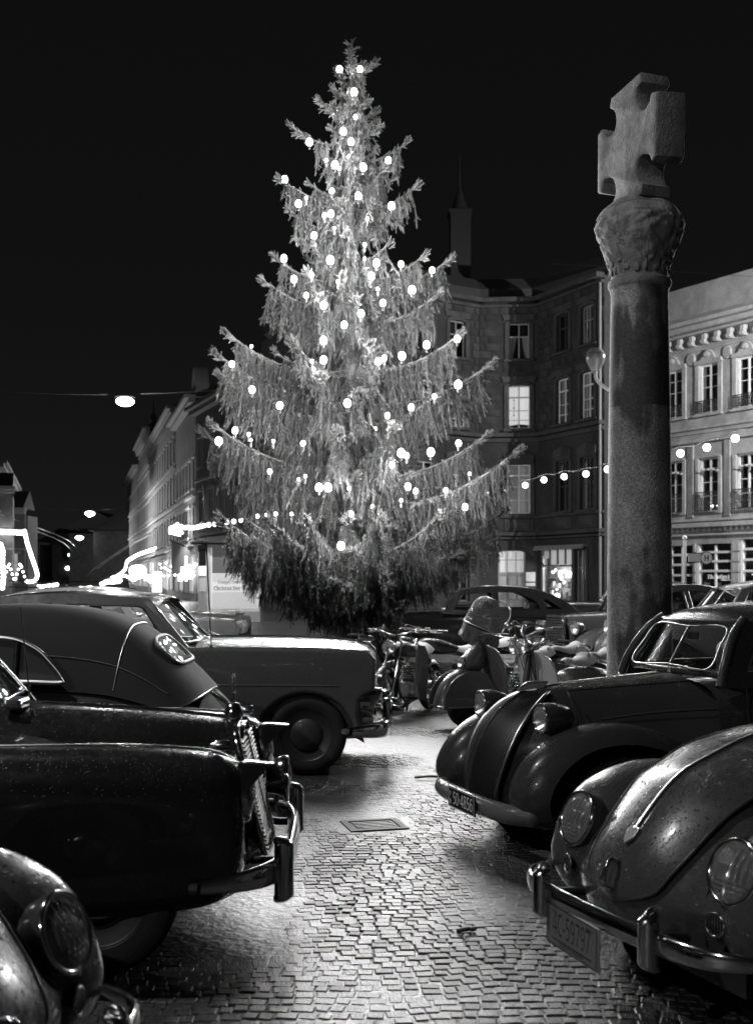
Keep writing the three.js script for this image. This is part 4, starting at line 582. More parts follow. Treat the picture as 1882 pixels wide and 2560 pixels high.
  part(scr, 'wiper', join([rod([-1.15, 1.08, -0.05], [-1.17, 1.11, -0.22], 0.005), rod([-1.145, 1.115, -0.02], [-1.145, 1.1, -0.4], 0.005), cyl(0.018, 0.014, 0.03, -1.14, 1.075, -0.06)]), M.dullchrome);
  part(scr, 'mirror', rbox(0.02, 0.05, 0.14, -1.36, 1.3, 0, 0.01), M.black);
  seed(21); drops(scr, 700, 0.0015, 0.003, M.drop, 0); drops(hood, 900, 0.0012, 0.0026, M.drop, 0.5);
}

// ---- big black limousine on the left, bonnet and radiator in view
{
  const P = paint(0.014, 0.25), c = thing('limousine', 'big black limousine on the left, chrome radiator with star mascot facing right', 'car', V(-0.66, 0, -5.69), 0.03);
  const gx = (y) => 0.13 - 0.15 * (y - 0.36) / 0.64;
  const gs = curvy([[-0.29, 0.36, 1], [0.29, 0.36, 1], [0.325, 0.72], [0.3, 0.93], [0.22, 0.985, 1], [0.06, 1.0], [0, 1.02, 1], [-0.06, 1.0], [-0.22, 0.985, 1], [-0.3, 0.93], [-0.325, 0.72]], 0.5, 6);
  const inner = gs.map(([z, y]) => [z * 0.87, 0.4 + (y - 0.36) * 0.84]);
  const slant = (g) => { const p = g.attributes.position; for (let i = 0; i < p.count; i++) { const z = p.getX(i), y = p.getY(i), d = p.getZ(i); p.setXYZ(i, gx(y) + d, y, z); } g.computeVertexNormals(); return g; };
  const sh = poly(gs); sh.holes.push(poly(inner));
  const gr = part(c, 'radiator', toCreasedNormals(slant(extr(sh, 0.012, 0.006, 2)), 0.7), M.chrome);
  part(gr, 'radiator_core', slant(new THREE.ShapeGeometry(poly(inner))), M.black);
  const slats = []; for (let i = 0; i < 26; i++) { const y = 0.415 + i * 0.02, w = 0.265; slats.push(box(0.02, 0.007, w * 2, gx(y) + 0.016, y, 0)); }
  part(gr, 'radiator_slats', join(slats), mat(0.12, 0.45, { metalness: 0.8 }), 'stuff');
  part(gr, 'radiator_bar', rod([gx(0.41) + 0.022, 0.41, 0], [gx(0.93) + 0.022, 0.93, 0], 0.008), M.chrome);
  part(gr, 'filler_cap', lathe([[0.001, 0.05], [0.03, 0.045], [0.04, 0.02], [0.05, 0.0], [0.05, -0.03]], 24).translate(gx(1.02) - 0.02, 1.03, 0), M.chrome);
  const star = part(gr, 'star_mascot', join([new THREE.TorusGeometry(0.045, 0.0065, 8, 32), ...[0, 1, 2].map((k) => cyl(0.007, 0.001, 0.037, 0, 0.0185, 0, 6).rotateZ(k * TAU / 3)), cyl(0.01, 0.008, 0.06, 0, -0.072, 0, 8)]).rotateY(Math.PI / 2), M.chrome); star.position.set(gx(1.02) - 0.02, 1.17, 0);
  const hood = part(c, 'bonnet', sheet([[0.02, 0.985, 0.25, -0.01, -0.2], [-0.12, 1.01, 0.29, 0, -0.26], [-0.5, 1.05, 0.4, 0, -0.3], [-0.9, 1.075, 0.5, 0, -0.32], [-1.25, 1.09, 0.6, 0, -0.34]], { p: 3.2, nu: 36, nv: 32 }), P);
  part(hood, 'bonnet_hinge', tube([[0.02, 1.0, 0], [-0.5, 1.055, 0], [-1.2, 1.093, 0]], 0.008, 30, 6), M.chrome);
  for (const s of [-1, 1]) {
    const arch = (x, y, r, a0, a1, n) => Array.from({ length: n }, (_, i) => { const a = a0 + (a1 - a0) * i / (n - 1); return [x + r * Math.cos(a), y + r * Math.sin(a)]; });
    const fw = part(c, 'front_wing', hull([[0.075, 0.5, 0.72, 0.1, 2.2], [0.05, 0.4, 0.87, 0.17, 2.6], [-0.04, 0.3, 0.93, 0.205, 3], [-0.25, 0.26, 0.96, 0.22, 3.2], [-0.6, 0.24, 0.97, 0.23, 3.4], [-1.1, 0.24, 0.965, 0.24, 3.6], [-1.7, 0.24, 0.93, 0.24, 3.8]], { zc: s * 0.68, nu: 44, nv: 40 }), P);
    part(fw, 'wing_trim', tube([[0.05, 0.88, s * 0.68], [-0.04, 0.934, s * 0.68], [-0.25, 0.964, s * 0.69], [-0.6, 0.974, s * 0.7], [-1.1, 0.969, s * 0.7]], 0.005, 40, 6), M.dullchrome);
    const hl = headlight(c, 'headlight', 0.075, 0.76, s * 0.66, 0.115, { tilt: 0.05, shell: [[0.122, 0.01], [0.124, -0.02], [0.12, -0.1]], shellMat: M.chrome, dome: 0.3 });
    part(hl, 'lamp_visor', grid(16, 20, (u, v) => { const a = Math.PI * (0.06 + 0.88 * v), k = Math.sin(a) ** 1.5, r = 0.128 + 0.004 * u; return [0.0 + u * 0.125 * k, r * Math.sin(a) + 0.012 - u * 0.02, r * Math.cos(a)]; }), M.chrome);
    part(hl, 'lamp_collar', latheX([[0.128, 0.012], [0.136, -0.005], [0.132, -0.03]], 40), M.chrome);
    const o = part(c, 'overrider', overrider(0.29, 0.075, 0.085), M.chrome); o.position.set(0.265, 0.42, s * 0.66);
    wheel(c, -0.55, 0.34, s * 0.74, 0.34, 0.16, s);
    part(c, 'bumper_bracket', tube([[0.2, 0.4, s * 0.42], [0.05, 0.4, s * 0.42], [-0.2, 0.36, s * 0.42]], 0.02, 8, 6), M.black);
    part(c, 'side_lamp', latheX([[0.022, 0], [0.024, -0.03], [0.012, -0.08], [0.001, -0.09]], 20).translate(0.0, 0.965, s * 0.68), M.chrome);
  }
  const fog = headlight(c, 'fog_lamp', 0.19, 0.62, -0.56, 0.1, { shell: [[0.108, 0.01], [0.11, -0.02], [0.09, -0.07], [0.03, -0.11], [0.001, -0.115]], shellMat: M.chrome, dome: 0.25 });
  part(fog, 'lamp_bracket', tube([[-0.05, -0.1, 0], [-0.06, -0.17, 0], [-0.03, -0.22, 0]], 0.015, 8, 6), M.chrome);
  part(c, 'horn', join([new THREE.TorusGeometry(0.06, 0.014, 8, 28).rotateY(Math.PI / 2).translate(0.2, 0.6, -0.3), latheX([[0.055, 0], [0.03, -0.06], [0.02, -0.14]], 20).translate(0.2, 0.6, -0.3)]), M.chrome);
  const bp = (z) => { const q = Math.abs(z) / 0.92; return [0.25 - 0.05 * q * q - 0.32 * q ** 6, 1]; };
  part(c, 'bumper', blade([-0.92, 0.92, bp, 0.405], 0.12, 0.026, 72), M.chrome);
  part(c, 'valance', sheet([[0.1, 0.5, 0.5, -0.1, 0], [0.16, 0.4, 0.6, -0.14, 0], [0.1, 0.27, 0.6, -0.14, 0]], { nu: 12 }), P);
  part(c, 'rear_body', hull([[-0.3, 0.22, 0.8, 0.66, 4], [-1.2, 0.22, 1.02, 0.86, 5], [-2.4, 0.22, 1.02, 0.9, 5], [-3.4, 0.24, 1.0, 0.86, 4.5], [-4.2, 0.3, 0.9, 0.7, 3.5], [-4.6, 0.4, 0.7, 0.4, 3]]), P);
  part(c, 'front_apron', sheet([[0.0, 0.9, 0.5, 0, -0.1], [0.03, 0.7, 0.5, 0, 0], [0.06, 0.5, 0.5, 0, 0]], { nu: 12 }), P);
  cabin(c, { belt: 1.04, top: 1.5, hwB: 0.74, hwR: 0.56, outline: curvy([[-1.2, 1.0, 1], [-1.55, 1.47, 1], [-2.2, 1.54], [-3.0, 1.5], [-3.6, 1.25], [-4.0, 0.95, 1], [-2.5, 0.98]]), windows: [[[-1.45, 1.08], [-1.68, 1.4], [-2.3, 1.44], [-2.32, 1.08]], [[-2.45, 1.08], [-2.43, 1.44], [-2.9, 1.42], [-3.3, 1.2], [-3.35, 1.08]]], roof: [[-1.55, 1.47], [-2.2, 1.55], [-3.0, 1.51], [-3.6, 1.25], [-4.0, 0.95]], screen: { x0: -1.2, y0: 1.08, x1: -1.52, y1: 1.46, w0: 0.62, w1: 0.52, frame: M.chrome, fr: 0.014 }, seats: [-2.2, -3.1] }, P);
  part(c, 'cowl_vent', rbox(0.09, 0.05, 0.2, -1.05, 1.1, 0.2, 0.02), M.chrome);
  part(c, 'aerial', join([rod([-0.94, 1.07, 0.36], [-0.965, 1.32, 0.36], 0.0045), rod([-0.965, 1.32, 0.36], [-0.99, 1.56, 0.36], 0.003), cyl(0.018, 0.012, 0.03, -0.94, 1.075, 0.36)]), M.chrome);
  seed(31); drops(hood, 1500, 0.002, 0.0038, M.drop, 0.25); c.children.filter((k) => k.name === 'front_wing').forEach((k) => drops(k, 1100, 0.002, 0.0038, M.drop, 0.25));
}

// ---- soft-top coupe seen from its tail side
{
  const P = paint(0.02, 0.3), cloth = mat(0.024, 0.9, { specularIntensity: 0.3, bumpMap: T.cloth, bumpScale: 0.003 }), c = thing('soft_top_coupe', 'dark coupe with fabric top and small rear window between limousine and big saloon', 'car', V(0, 0, -8.05), 0);
  const R = [[-3.7, 1.36, 0.6, 0, -0.42], [-3.2, 1.46, 0.62, 0, -0.5], [-2.6, 1.51, 0.64, 0, -0.55], [-2.1, 1.495, 0.66, 0, -0.53], [-1.75, 1.415, 0.68, -0.02, -0.47], [-1.5, 1.27, 0.7, -0.08, -0.36], [-1.28, 1.065, 0.71, -0.14, -0.2], [-1.14, 0.91, 0.7, -0.16, -0.08]];
  const top = part(c, 'fabric_top', sheet(R, { p: 3.4, nu: 60, nv: 48 }), cloth);
  for (const s of [-1, 1]) part(top, 'top_seam', tube(Array.from({ length: 26 }, (_, k) => sheetAt(R, 0.05 + 0.82 * k / 25, s * 0.86, 3.4).add(V(0, 0.004, 0))), 0.006, 60, 5), M.seat);
  part(top, 'cross_seam', tube(Array.from({ length: 20 }, (_, k) => sheetAt(R, 0.62, -0.98 + 1.96 * k / 19, 3.4).add(V(0.004, 0.004, 0))), 0.006, 50, 5), M.dullchrome);
  part(top, 'top_welt', tube(Array.from({ length: 30 }, (_, k) => { const a = -1 + 2 * k / 29; return sheetAt(R, Math.abs(a) > 0.985 ? 0.97 : 0.985, a, 3.4).add(V(0.006, 0, 0)); }), 0.007, 60, 5), M.chrome);
  const win = part(top, 'rear_window', grid(10, 14, (u, v) => sheetAt(R, 0.715 + 0.105 * u, -0.42 + 0.84 * v, 3.4).add(V(0.007, 0.007, 0)).toArray()), paneDark);
  const loop = []; for (let k = 0; k < 40; k++) { const a = k / 40 * TAU, q = (t) => Math.sign(t) * Math.abs(t) ** 0.5; loop.push(sheetAt(R, 0.7675 + 0.06 * q(Math.cos(a)), 0.46 * q(Math.sin(a)), 3.4).add(V(0.008, 0.008, 0))); }
  part(win, 'window_frame', tube(loop, 0.014, 90, 7, true), M.seat);
  const deck = part(c, 'boot_lid', sheet([[-1.16, 0.905, 0.62, 0, -0.1], [-1.07, 0.82, 0.6, -0.02, -0.1], [-0.97, 0.69, 0.58, -0.05, -0.08], [-0.92, 0.54, 0.54, -0.07, -0.04], [-0.91, 0.38, 0.5, -0.1, 0]], { p: 2.6 }), mat(0.012, 0.85, { specularIntensity: 0.15 }));
  for (const z of [-0.05, 0.05]) part(deck, 'boot_trim', tube([[-1.14, 0.895, z], [-1.06, 0.828, z], [-0.965, 0.7, z], [-0.915, 0.55, z]], 0.009, 24, 6), M.chrome);
  part(c, 'body', hull([[-5.3, 0.4, 0.8, 0.3, 3], [-4.9, 0.28, 0.95, 0.6, 4], [-4.0, 0.24, 1.0, 0.72, 5], [-2.6, 0.24, 1.0, 0.76, 5], [-1.6, 0.26, 0.98, 0.74, 4.5], [-1.15, 0.3, 0.8, 0.7, 4], [-1.0, 0.34, 0.6, 0.6, 3.5], [-0.94, 0.36, 0.44, 0.3, 3]], { nu: 50 }), P);
  for (const s of [-1, 1]) {
    part(c, 'rear_wing', wing([[-2.5, 0.3], [-2.42, 0.6], [-2.2, 0.78], [-1.85, 0.82], [-1.5, 0.76], [-1.15, 0.55], [-1.0, 0.32]], s * 0.7, 0.13, -1.8, 0.32, 0.2), P);
    wheel(c, -1.8, 0.32, s * 0.7, 0.32, 0.15, s); wheel(c, -4.2, 0.32, s * 0.7, 0.32, 0.15, s);
    const w = curvy([[-1.98, 1.03, 1], [-2.05, 1.12], [-2.2, 1.25], [-2.45, 1.31], [-3.2, 1.3, 1], [-3.4, 1.03, 1]], 0.5, 6), zz = (y) => s * (0.72 - 0.09 * (y - 1.0) / 0.4);
    const g = new THREE.ShapeGeometry(poly(w)), p = g.attributes.position; for (let i = 0; i < p.count; i++) p.setZ(i, zz(p.getY(i)) + s * 0.012); g.computeVertexNormals();
    const pane = part(c, 'side_window', g, mat(0.05, 0.08, { clearcoat: 1 }));
    part(pane, 'window_arch', tube(w.map(([x, y]) => [x, y, zz(y) + s * 0.016]), 0.017, 90, 7, true), M.dullchrome);
    part(pane, 'window_pillar', tube([[-2.3, 1.03, zz(1.03) + s * 0.02], [-2.3, 1.28, zz(1.28) + s * 0.02]], 0.02, 4, 6), P);
  }
  part(c, 'bonnet', sheet([[-3.9, 1.04, 0.6, 0, -0.2], [-4.5, 1.0, 0.5, 0, -0.2], [-5.0, 0.92, 0.4, 0, -0.2], [-5.35, 0.75, 0.25, 0.05, -0.1]], {}), P);
}

// ---- big pontoon saloon with long flat bonnet; a paler one of the same kind stands far behind it
function makeSaloon(name, label, P, roofM, full) {
  const c = thing(name, label, 'car', V(), 0, 'pontoon saloons with long flat bonnets');
  const arch = (x, r) => Array.from({ length: 19 }, (_, i) => { const a = Math.PI * (1 - i / 18); return [x + r * Math.cos(a) * 1.12, 0.34 + Math.max(-0.04, r * Math.sin(a))]; });
  const side = [[-4.75, 0.3], ...arch(-3.6, 0.37), ...arch(-0.53, 0.4), [-0.06, 0.32], [-0.12, 0.5], [-0.11, 0.66], [-0.05, 0.72], [0.02, 0.75], [0.03, 0.98], [-0.02, 1.03], [-0.4, 1.05], [-1.4, 1.06], [-3.0, 1.05], [-4.3, 0.99], [-4.8, 0.85], [-4.85, 0.55]];
  for (const s of [-1, 1]) {
    part(c, 'side_panel', toCreasedNormals(extr(poly(side), 0.1, 0.035, 5).translate(0, 0, s > 0 ? 0.68 : -0.78), 0.9), P);
    part(c, 'wheel_housing', grid(20, 4, (u, v) => { const a = Math.PI * u; return [-0.53 - 0.45 * Math.cos(a), 0.34 + 0.4 * Math.sin(a), s * (0.4 + 0.36 * v)]; }), M.black);
    wheel(c, -0.53, 0.345, s * 0.7, 0.345, 0.17, s, paint0(0.018, 0.5)); wheel(c, -3.6, 0.345, s * 0.7, 0.345, 0.17, s, paint0(0.018, 0.5));
    part(c, 'wing_trim', tube([[0.02, 1.062, s * 0.79], [-0.4, 1.085, s * 0.78], [-1.4, 1.095, s * 0.78]], 0.007, 30, 6), M.chrome); part(c, 'side_crease', tube([[-0.25, 0.77, s * 0.815], [-1.0, 0.775, s * 0.815], [-4.2, 0.77, s * 0.815]], 0.006, 30, 6), P);
    for (const x of [-1.55, -2.67, -3.55]) part(c, 'door_gap', box(0.008, 0.68, 0.01, x, 0.72, s * 0.815), M.black);
    part(c, 'door_handle', rod([-2.5, 0.95, s * 0.84], [-2.32, 0.95, s * 0.84], 0.012), M.chrome);
    const hl = headlight(c, 'headlight', 0.03, 0.62, s * 0.63, 0.105, { tilt: 0.02, shell: [[0.108, 0.015], [0.12, 0.0], [0.12, -0.1]], shellMat: M.chrome, dome: 0.25 });
    part(hl, 'lamp_hood', grid(10, 24, (u, v) => { const a = Math.PI * (-0.08 + 1.16 * v), r = 0.118 + 0.012 * u; return [0.02 + 0.075 * (1 - u) * Math.max(0, Math.sin(a)) ** 0.6 - 0.03 * u, r * Math.sin(a), r * Math.cos(a)]; }), P);
    const o = part(c, 'bumper_guard', overrider(0.32, 0.09, 0.09), M.chrome); o.position.set(0.2, 0.46, s * 0.33);
    part(o, 'guard_tip', latheX([[0.001, 0.12], [0.03, 0.1], [0.05, 0.05], [0.055, 0]], 20).translate(0.01, 0.04, 0), M.chrome);
    part(c, 'bumper_end', latheX([[0.001, 0.1], [0.03, 0.085], [0.045, 0.04], [0.048, 0]], 20).translate(-0.05, 0.5, s * 0.82).rotateY(0), M.chrome);
  }
  part(c, 'core', hull([[0.02, 0.34, 0.9, 0.66, 7], [-0.1, 0.28, 0.98, 0.7, 8], [-1.4, 0.24, 1.04, 0.72, 8], [-3.6, 0.24, 1.03, 0.72, 8], [-4.6, 0.3, 0.9, 0.7, 7], [-4.84, 0.36, 0.7, 0.6, 5]], { nv: 48 }), P);
  const hood = part(c, 'bonnet', sheet([[0.06, 0.82, 0.44, -0.05, 0], [0.07, 0.92, 0.48, -0.05, 0], [0.045, 1.02, 0.5, -0.05, 0], [-0.04, 1.085, 0.52, -0.03, -0.04], [-0.25, 1.12, 0.54, 0, -0.06], [-0.8, 1.145, 0.57, 0, -0.07], [-1.5, 1.15, 0.62, 0, -0.06]], { p: 3, nu: 50 }), P);
  part(hood, 'bonnet_crease', tube([[0.05, 1.03, 0], [-0.04, 1.092, 0], [-0.25, 1.127, 0], [-0.8, 1.152, 0], [-1.45, 1.157, 0]], 0.008, 40, 6), M.chrome);
  part(c, 'bonnet_mascot', join([rbox(0.14, 0.05, 0.02, -0.03, 1.13, 0, 0.01), tube([[0.05, 1.12, 0], [-0.04, 1.16, 0], [-0.2, 1.17, 0]], 0.01, 14, 6)]), M.chrome);
  const grille = part(c, 'grille', rbox(0.05, 0.22, 0.9, 0.03, 0.66, 0, 0.03), M.black);
  for (const y of [0.58, 0.66, 0.74]) part(grille, 'grille_bar', rbox(0.05, 0.03, 0.94, 0.055, y, 0, 0.012), M.chrome);
  const bp = (z) => { const q = Math.abs(z) / 0.9; return [0.17 - 0.05 * q * q - 0.3 * q ** 8, 1]; };
  part(c, 'bumper', blade([-0.9, 0.9, bp, 0.385], 0.17, 0.05, 64), M.chrome);
  part(c, 'rear_bumper', rbox(0.07, 0.14, 1.6, -4.92, 0.42, 0, 0.03), M.chrome);
  cabin(c, { belt: 1.05, top: 1.5, hwB: 0.72, hwR: 0.6, crown: 0.06, trim: M.chrome, outline: curvy([[-1.5, 1.03, 1], [-1.9, 1.5, 1], [-2.5, 1.55], [-3.2, 1.52], [-3.7, 1.4], [-4.15, 1.02, 1]], 0.5, 6), windows: [curvy([[-1.72, 1.11, 1], [-1.97, 1.44, 1], [-2.62, 1.46, 1], [-2.62, 1.11, 1]], 0.5, 3), curvy([[-2.72, 1.11, 1], [-2.72, 1.46, 1], [-3.2, 1.44], [-3.55, 1.32], [-3.62, 1.11, 1]], 0.5, 3)], roof: [[-1.82, 1.485], [-2.0, 1.525], [-2.5, 1.555], [-3.2, 1.525], [-3.7, 1.41], [-4.0, 1.2]], roofMat: roofM, screen: { x0: -1.46, y0: 1.13, x1: -1.86, y1: 1.48, w0: 0.66, w1: 0.58, bow: 0.16, frame: M.chrome, fr: 0.013, post: 1 }, seats: [-2.5, -3.4], wheelAt: [-1.95, 1.12, -0.32] }, P);
  part(c, 'boot', sheet([[-3.9, 1.08, 0.6, 0, -0.06], [-4.4, 1.04, 0.58, 0, -0.07], [-4.8, 0.9, 0.55, 0, -0.05], [-4.88, 0.6, 0.55, 0, 0]], { p: 3 }), P);
  return [c, hood];
}
{
  const [a, hood] = makeSaloon('saloon_car', 'mid grey saloon with dark roof and long flat bonnet, its front wheel beside the gap', paint(0.075, 0.3), paint(0.02, 0.3));
  a.position.set(-0.07, 0, -10.62); a.rotation.y = 0;
  part(a, 'aerial', join([rod([-1.36, 1.07, 0.66], [-1.4, 2.0, 0.66], 0.006), rod([-1.4, 2.0, 0.66], [-1.44, 2.5, 0.66], 0.004), cyl(0.02, 0.012, 0.06, -1.36, 1.08, 0.66)]), M.chrome);
  part(a, 'screen_wiper', join([rod([-1.42, 1.13, 0.1], [-1.5, 1.2, 0.5], 0.006), rod([-1.42, 1.13, -0.4], [-1.5, 1.2, -0.1], 0.006)]), M.chrome);
  seed(41); drops(hood, 900, 0.002, 0.004, M.drop, 0.4);
  const [b] = makeSaloon('saloon_car', 'pale saloon standing behind the mid grey saloon, seen over its bonnet', paint(0.22, 0.3), paint(0.2, 0.3));
  b.position.set(-2.2, -0.03, -18.8); b.rotation.y = turnTo(1, 0.05);
}

// ---- old saloons in the background
function oldSaloon(name, label, P, spec = {}) {
  const c = thing(name, label, 'car', V(), 0, 'old saloons parked in the background');
  part(c, 'body', hull([[0.1, 0.4, 1.0, 0.28, 3], [-0.2, 0.34, 1.06, 0.36, 4], [-1.2, 0.3, 1.1, 0.56, 4.5], [-2.2, 0.3, 1.1, 0.68, 5], [-3.2, 0.3, 1.08, 0.7, 5], [-4.0, 0.34, 0.95, 0.56, 4], [-4.4, 0.42, 0.7, 0.3, 3]], { nu: 50, nv: 40 }), P);
  const g = part(c, 'grille', rbox(0.07, 0.58, 0.46, 0.13, 0.78, 0, 0.05, 3), P);
  for (let i = 0; i < 12; i++) part(g, 'grille_bar', rbox(0.03, 0.018, 0.4, 0.165, 0.55 + i * 0.043, 0, 0.007, 1), M.chrome);
  part(g, 'grille_rim', tube([[0.16, 0.52, -0.215], [0.16, 0.95, -0.215], [0.15, 1.06, -0.14], [0.14, 1.09, 0], [0.15, 1.06, 0.14], [0.16, 0.95, 0.215], [0.16, 0.52, 0.215]], 0.014, 40, 6), M.chrome);
  for (const s of [-1, 1]) {
    part(c, 'front_wing', wing([[0.16, 0.3, 0.7], [0.24, 0.42, 0.9], [0.22, 0.6, 1], [0.08, 0.76, 1], [-0.25, 0.86, 1], [-0.6, 0.82, 1], [-1.0, 0.62, 1], [-1.35, 0.4, 1], [-1.5, 0.33, 1]], s * 0.6, 0.22, -0.35, 0.34, 0.2), P);
    part(c, 'rear_wing', wing([[-2.9, 0.33], [-3.05, 0.62], [-3.35, 0.8], [-3.65, 0.8], [-4.0, 0.62], [-4.2, 0.36]], s * 0.64, 0.18, -3.5, 0.34, 0.2), P);
    headlight(c, 'headlight', 0.12, 0.86, s * 0.43, 0.105, { shell: [[0.11, 0], [0.113, -0.03], [0.1, -0.12], [0.05, -0.2], [0.001, -0.22]], shellMat: P, dome: 0.2 });
    wheel(c, -0.35, 0.34, s * 0.66, 0.34, 0.15, s); wheel(c, -3.5, 0.34, s * 0.66, 0.34, 0.15, s);
    part(c, 'running_board', rbox(1.5, 0.05, 0.18, -2.1, 0.32, s * 0.72, 0.02), M.rubber);
    part(c, 'door_handle', rod([-2.15, 0.98, s * 0.7], [-2.3, 0.98, s * 0.72], 0.014), M.chrome);
  }
  part(c, 'bumper', blade([-0.82, 0.82, (z) => { const q = Math.abs(z) / 0.82; return [0.36 - 0.06 * q * q - 0.1 * q ** 6, 1]; }, 0.42], 0.11, 0.025, 40), M.chrome);
  part(c, 'bonnet_trim', tube([[0.1, 1.085, 0], [-0.5, 1.1, 0], [-1.3, 1.12, 0]], 0.008, 20, 6), M.chrome);
  cabin(c, { belt: 1.08, top: 1.5, hwB: 0.66, hwR: 0.52, crown: 0.08, trim: M.dullchrome, outline: curvy([[-1.35, 1.05, 1], [-1.65, 1.46, 1], [-2.2, 1.56], [-3.0, 1.53], [-3.6, 1.34], [-4.1, 0.95, 1], [-2.6, 1.0]]), windows: [curvy([[-1.58, 1.14, 1], [-1.76, 1.42, 1], [-2.3, 1.46, 1], [-2.32, 1.14, 1]], 0.5, 3), curvy([[-2.44, 1.14, 1], [-2.42, 1.46, 1], [-2.8, 1.44], [-3.1, 1.3], [-3.22, 1.14, 1]], 0.5, 4), curvy([[-3.36, 1.14, 1], [-3.28, 1.32], [-3.42, 1.28], [-3.62, 1.14, 1]], 0.5, 4)], roof: [[-1.6, 1.45], [-1.8, 1.51], [-2.2, 1.565], [-3.0, 1.535], [-3.6, 1.345], [-4.1, 0.96]], screen: { x0: -1.38, y0: 1.13, x1: -1.63, y1: 1.45, w0: 0.52, w1: 0.47, bow: 0.05, frame: M.dullchrome, post: 1 }, seats: [-2.2, -3.1] }, P);
  return c;
}
seed(51);
{
  const a = oldSaloon('old_saloon', 'old saloon with rounded tail and dark roof in front of the shop window', paint(0.06, 0.35)); a.position.set(-0.1, -0.05, -22.5); a.rotation.set(0, turnTo(-1, -0.02), 0);
  const b = a.clone(); b.name = named('old_saloon'); scene.add(b); b.userData.label = 'old saloon showing its upright grille and one headlight left of the stone column'; b.position.set(3.08, 0, -19.1); b.rotation.set(0, turnTo(-0.84, 0.54), 0);
  const d = a.clone(); d.name = named('old_saloon'); scene.add(d); d.userData.label = 'old saloon just right of the stone column, roof sloping down to the right'; d.position.set(3.6, 0.04, -25.6); d.rotation.set(0, turnTo(-1, -0.05), 0);
  const e = a.clone(); e.name = named('old_saloon'); scene.add(e); e.userData.label = 'old saloon at the right edge, bright windscreen pillar above the prewar car roof'; e.position.set(3.72, 0.06, -17.4); e.rotation.set(0, turnTo(-0.98, 0.12), 0);
}

// ---------------------------------------------------------------- scooters and motorcycles
function handlebar(c, x, y, w, sweep, lift = 0.05) {
  const g = part(c, 'handlebar', tube([[x - sweep, y + lift, -w], [x - sweep * 0.4, y + lift * 0.9, -w * 0.6], [x, y, -0.05], [x, y, 0.05], [x - sweep * 0.4, y + lift * 0.9, w * 0.6], [x - sweep, y + lift, w]], 0.012, 40, 8), M.chrome);
  for (const s of [-1, 1]) {
    part(g, 'grip', rod([x - sweep * 0.75, y + lift, s * w * 0.82], [x - sweep * 1.08, y + lift - 0.004, s * w * 1.1], 0.018), M.black);
    part(g, 'lever', tube([[x - sweep * 0.35, y + lift, s * w * 0.6], [x - sweep * 0.5 + 0.05, y + lift - 0.01, s * w * 0.75], [x - sweep + 0.05, y + lift - 0.02, s * w * 1.08]], 0.007, 12, 6), M.chrome);
  }
  for (let i = 0; i < 5; i++) { const s = i % 2 ? 1 : -1; part(g, 'cable', tube([[x - sweep * 0.5, y + lift, s * w * (0.55 + 0.08 * i)], [x + 0.05 + rnd(0, 0.05), y + lift + rnd(-0.02, 0.07), s * w * 0.3], [x + 0.03, y - 0.12, s * 0.05 * rnd(0.5, 2)], [x - 0.05, y - 0.4, s * 0.06]], 0.005, 20, 5), M.black); }
  return g;
}
function saddle(c, x, y, mtl = M.palecover) {
  const g = part(c, 'saddle', sheet([[x + 0.2, y + 0.02, 0.05, 0, -0.03], [x + 0.12, y + 0.045, 0.08, 0, -0.06], [x, y + 0.03, 0.11, 0, -0.08], [x - 0.12, y + 0.05, 0.15, 0, -0.09], [x - 0.2, y + 0.09, 0.16, 0, -0.09], [x - 0.235, y + 0.04, 0.14, 0.01, -0.04]], { p: 2.4, nu: 24 }), mtl);
  for (const s of [-1, 1]) part(g, 'saddle_spring', tube(Array.from({ length: 40 }, (_, i) => { const a = i / 40 * TAU * 6; return [x - 0.16 + 0.02 * Math.cos(a), y - 0.1 + i / 40 * 0.11, s * 0.09 + 0.02 * Math.sin(a)]; }), 0.004, 120, 4), M.chrome);
  return g;
}
function spokedWheel(c, x, y, r, w, s0 = 0.07) {
  const g = part(c, 'wheel', new THREE.TorusGeometry(r - w / 2, w / 2, 12, 44), M.rubber); g.position.set(x, y, 0);
  part(g, 'rim', new THREE.TorusGeometry(r - w * 1.05, w * 0.22, 8, 44), M.chrome);
  part(g, 'hub', cyl(s0, s0, 0.11, 0, 0, 0, 24).rotateX(Math.PI / 2), M.dullchrome);
  const sp = []; for (let i = 0; i < 28; i++) { const a = i / 28 * TAU; sp.push(rod([s0 * Math.cos(a), s0 * Math.sin(a), i % 2 ? 0.04 : -0.04], [(r - w) * Math.cos(a + 0.25), (r - w) * Math.sin(a + 0.25), 0], 0.002, 4)); }
  part(g, 'spokes', join(sp), M.chrome, 'stuff'); return g;
}
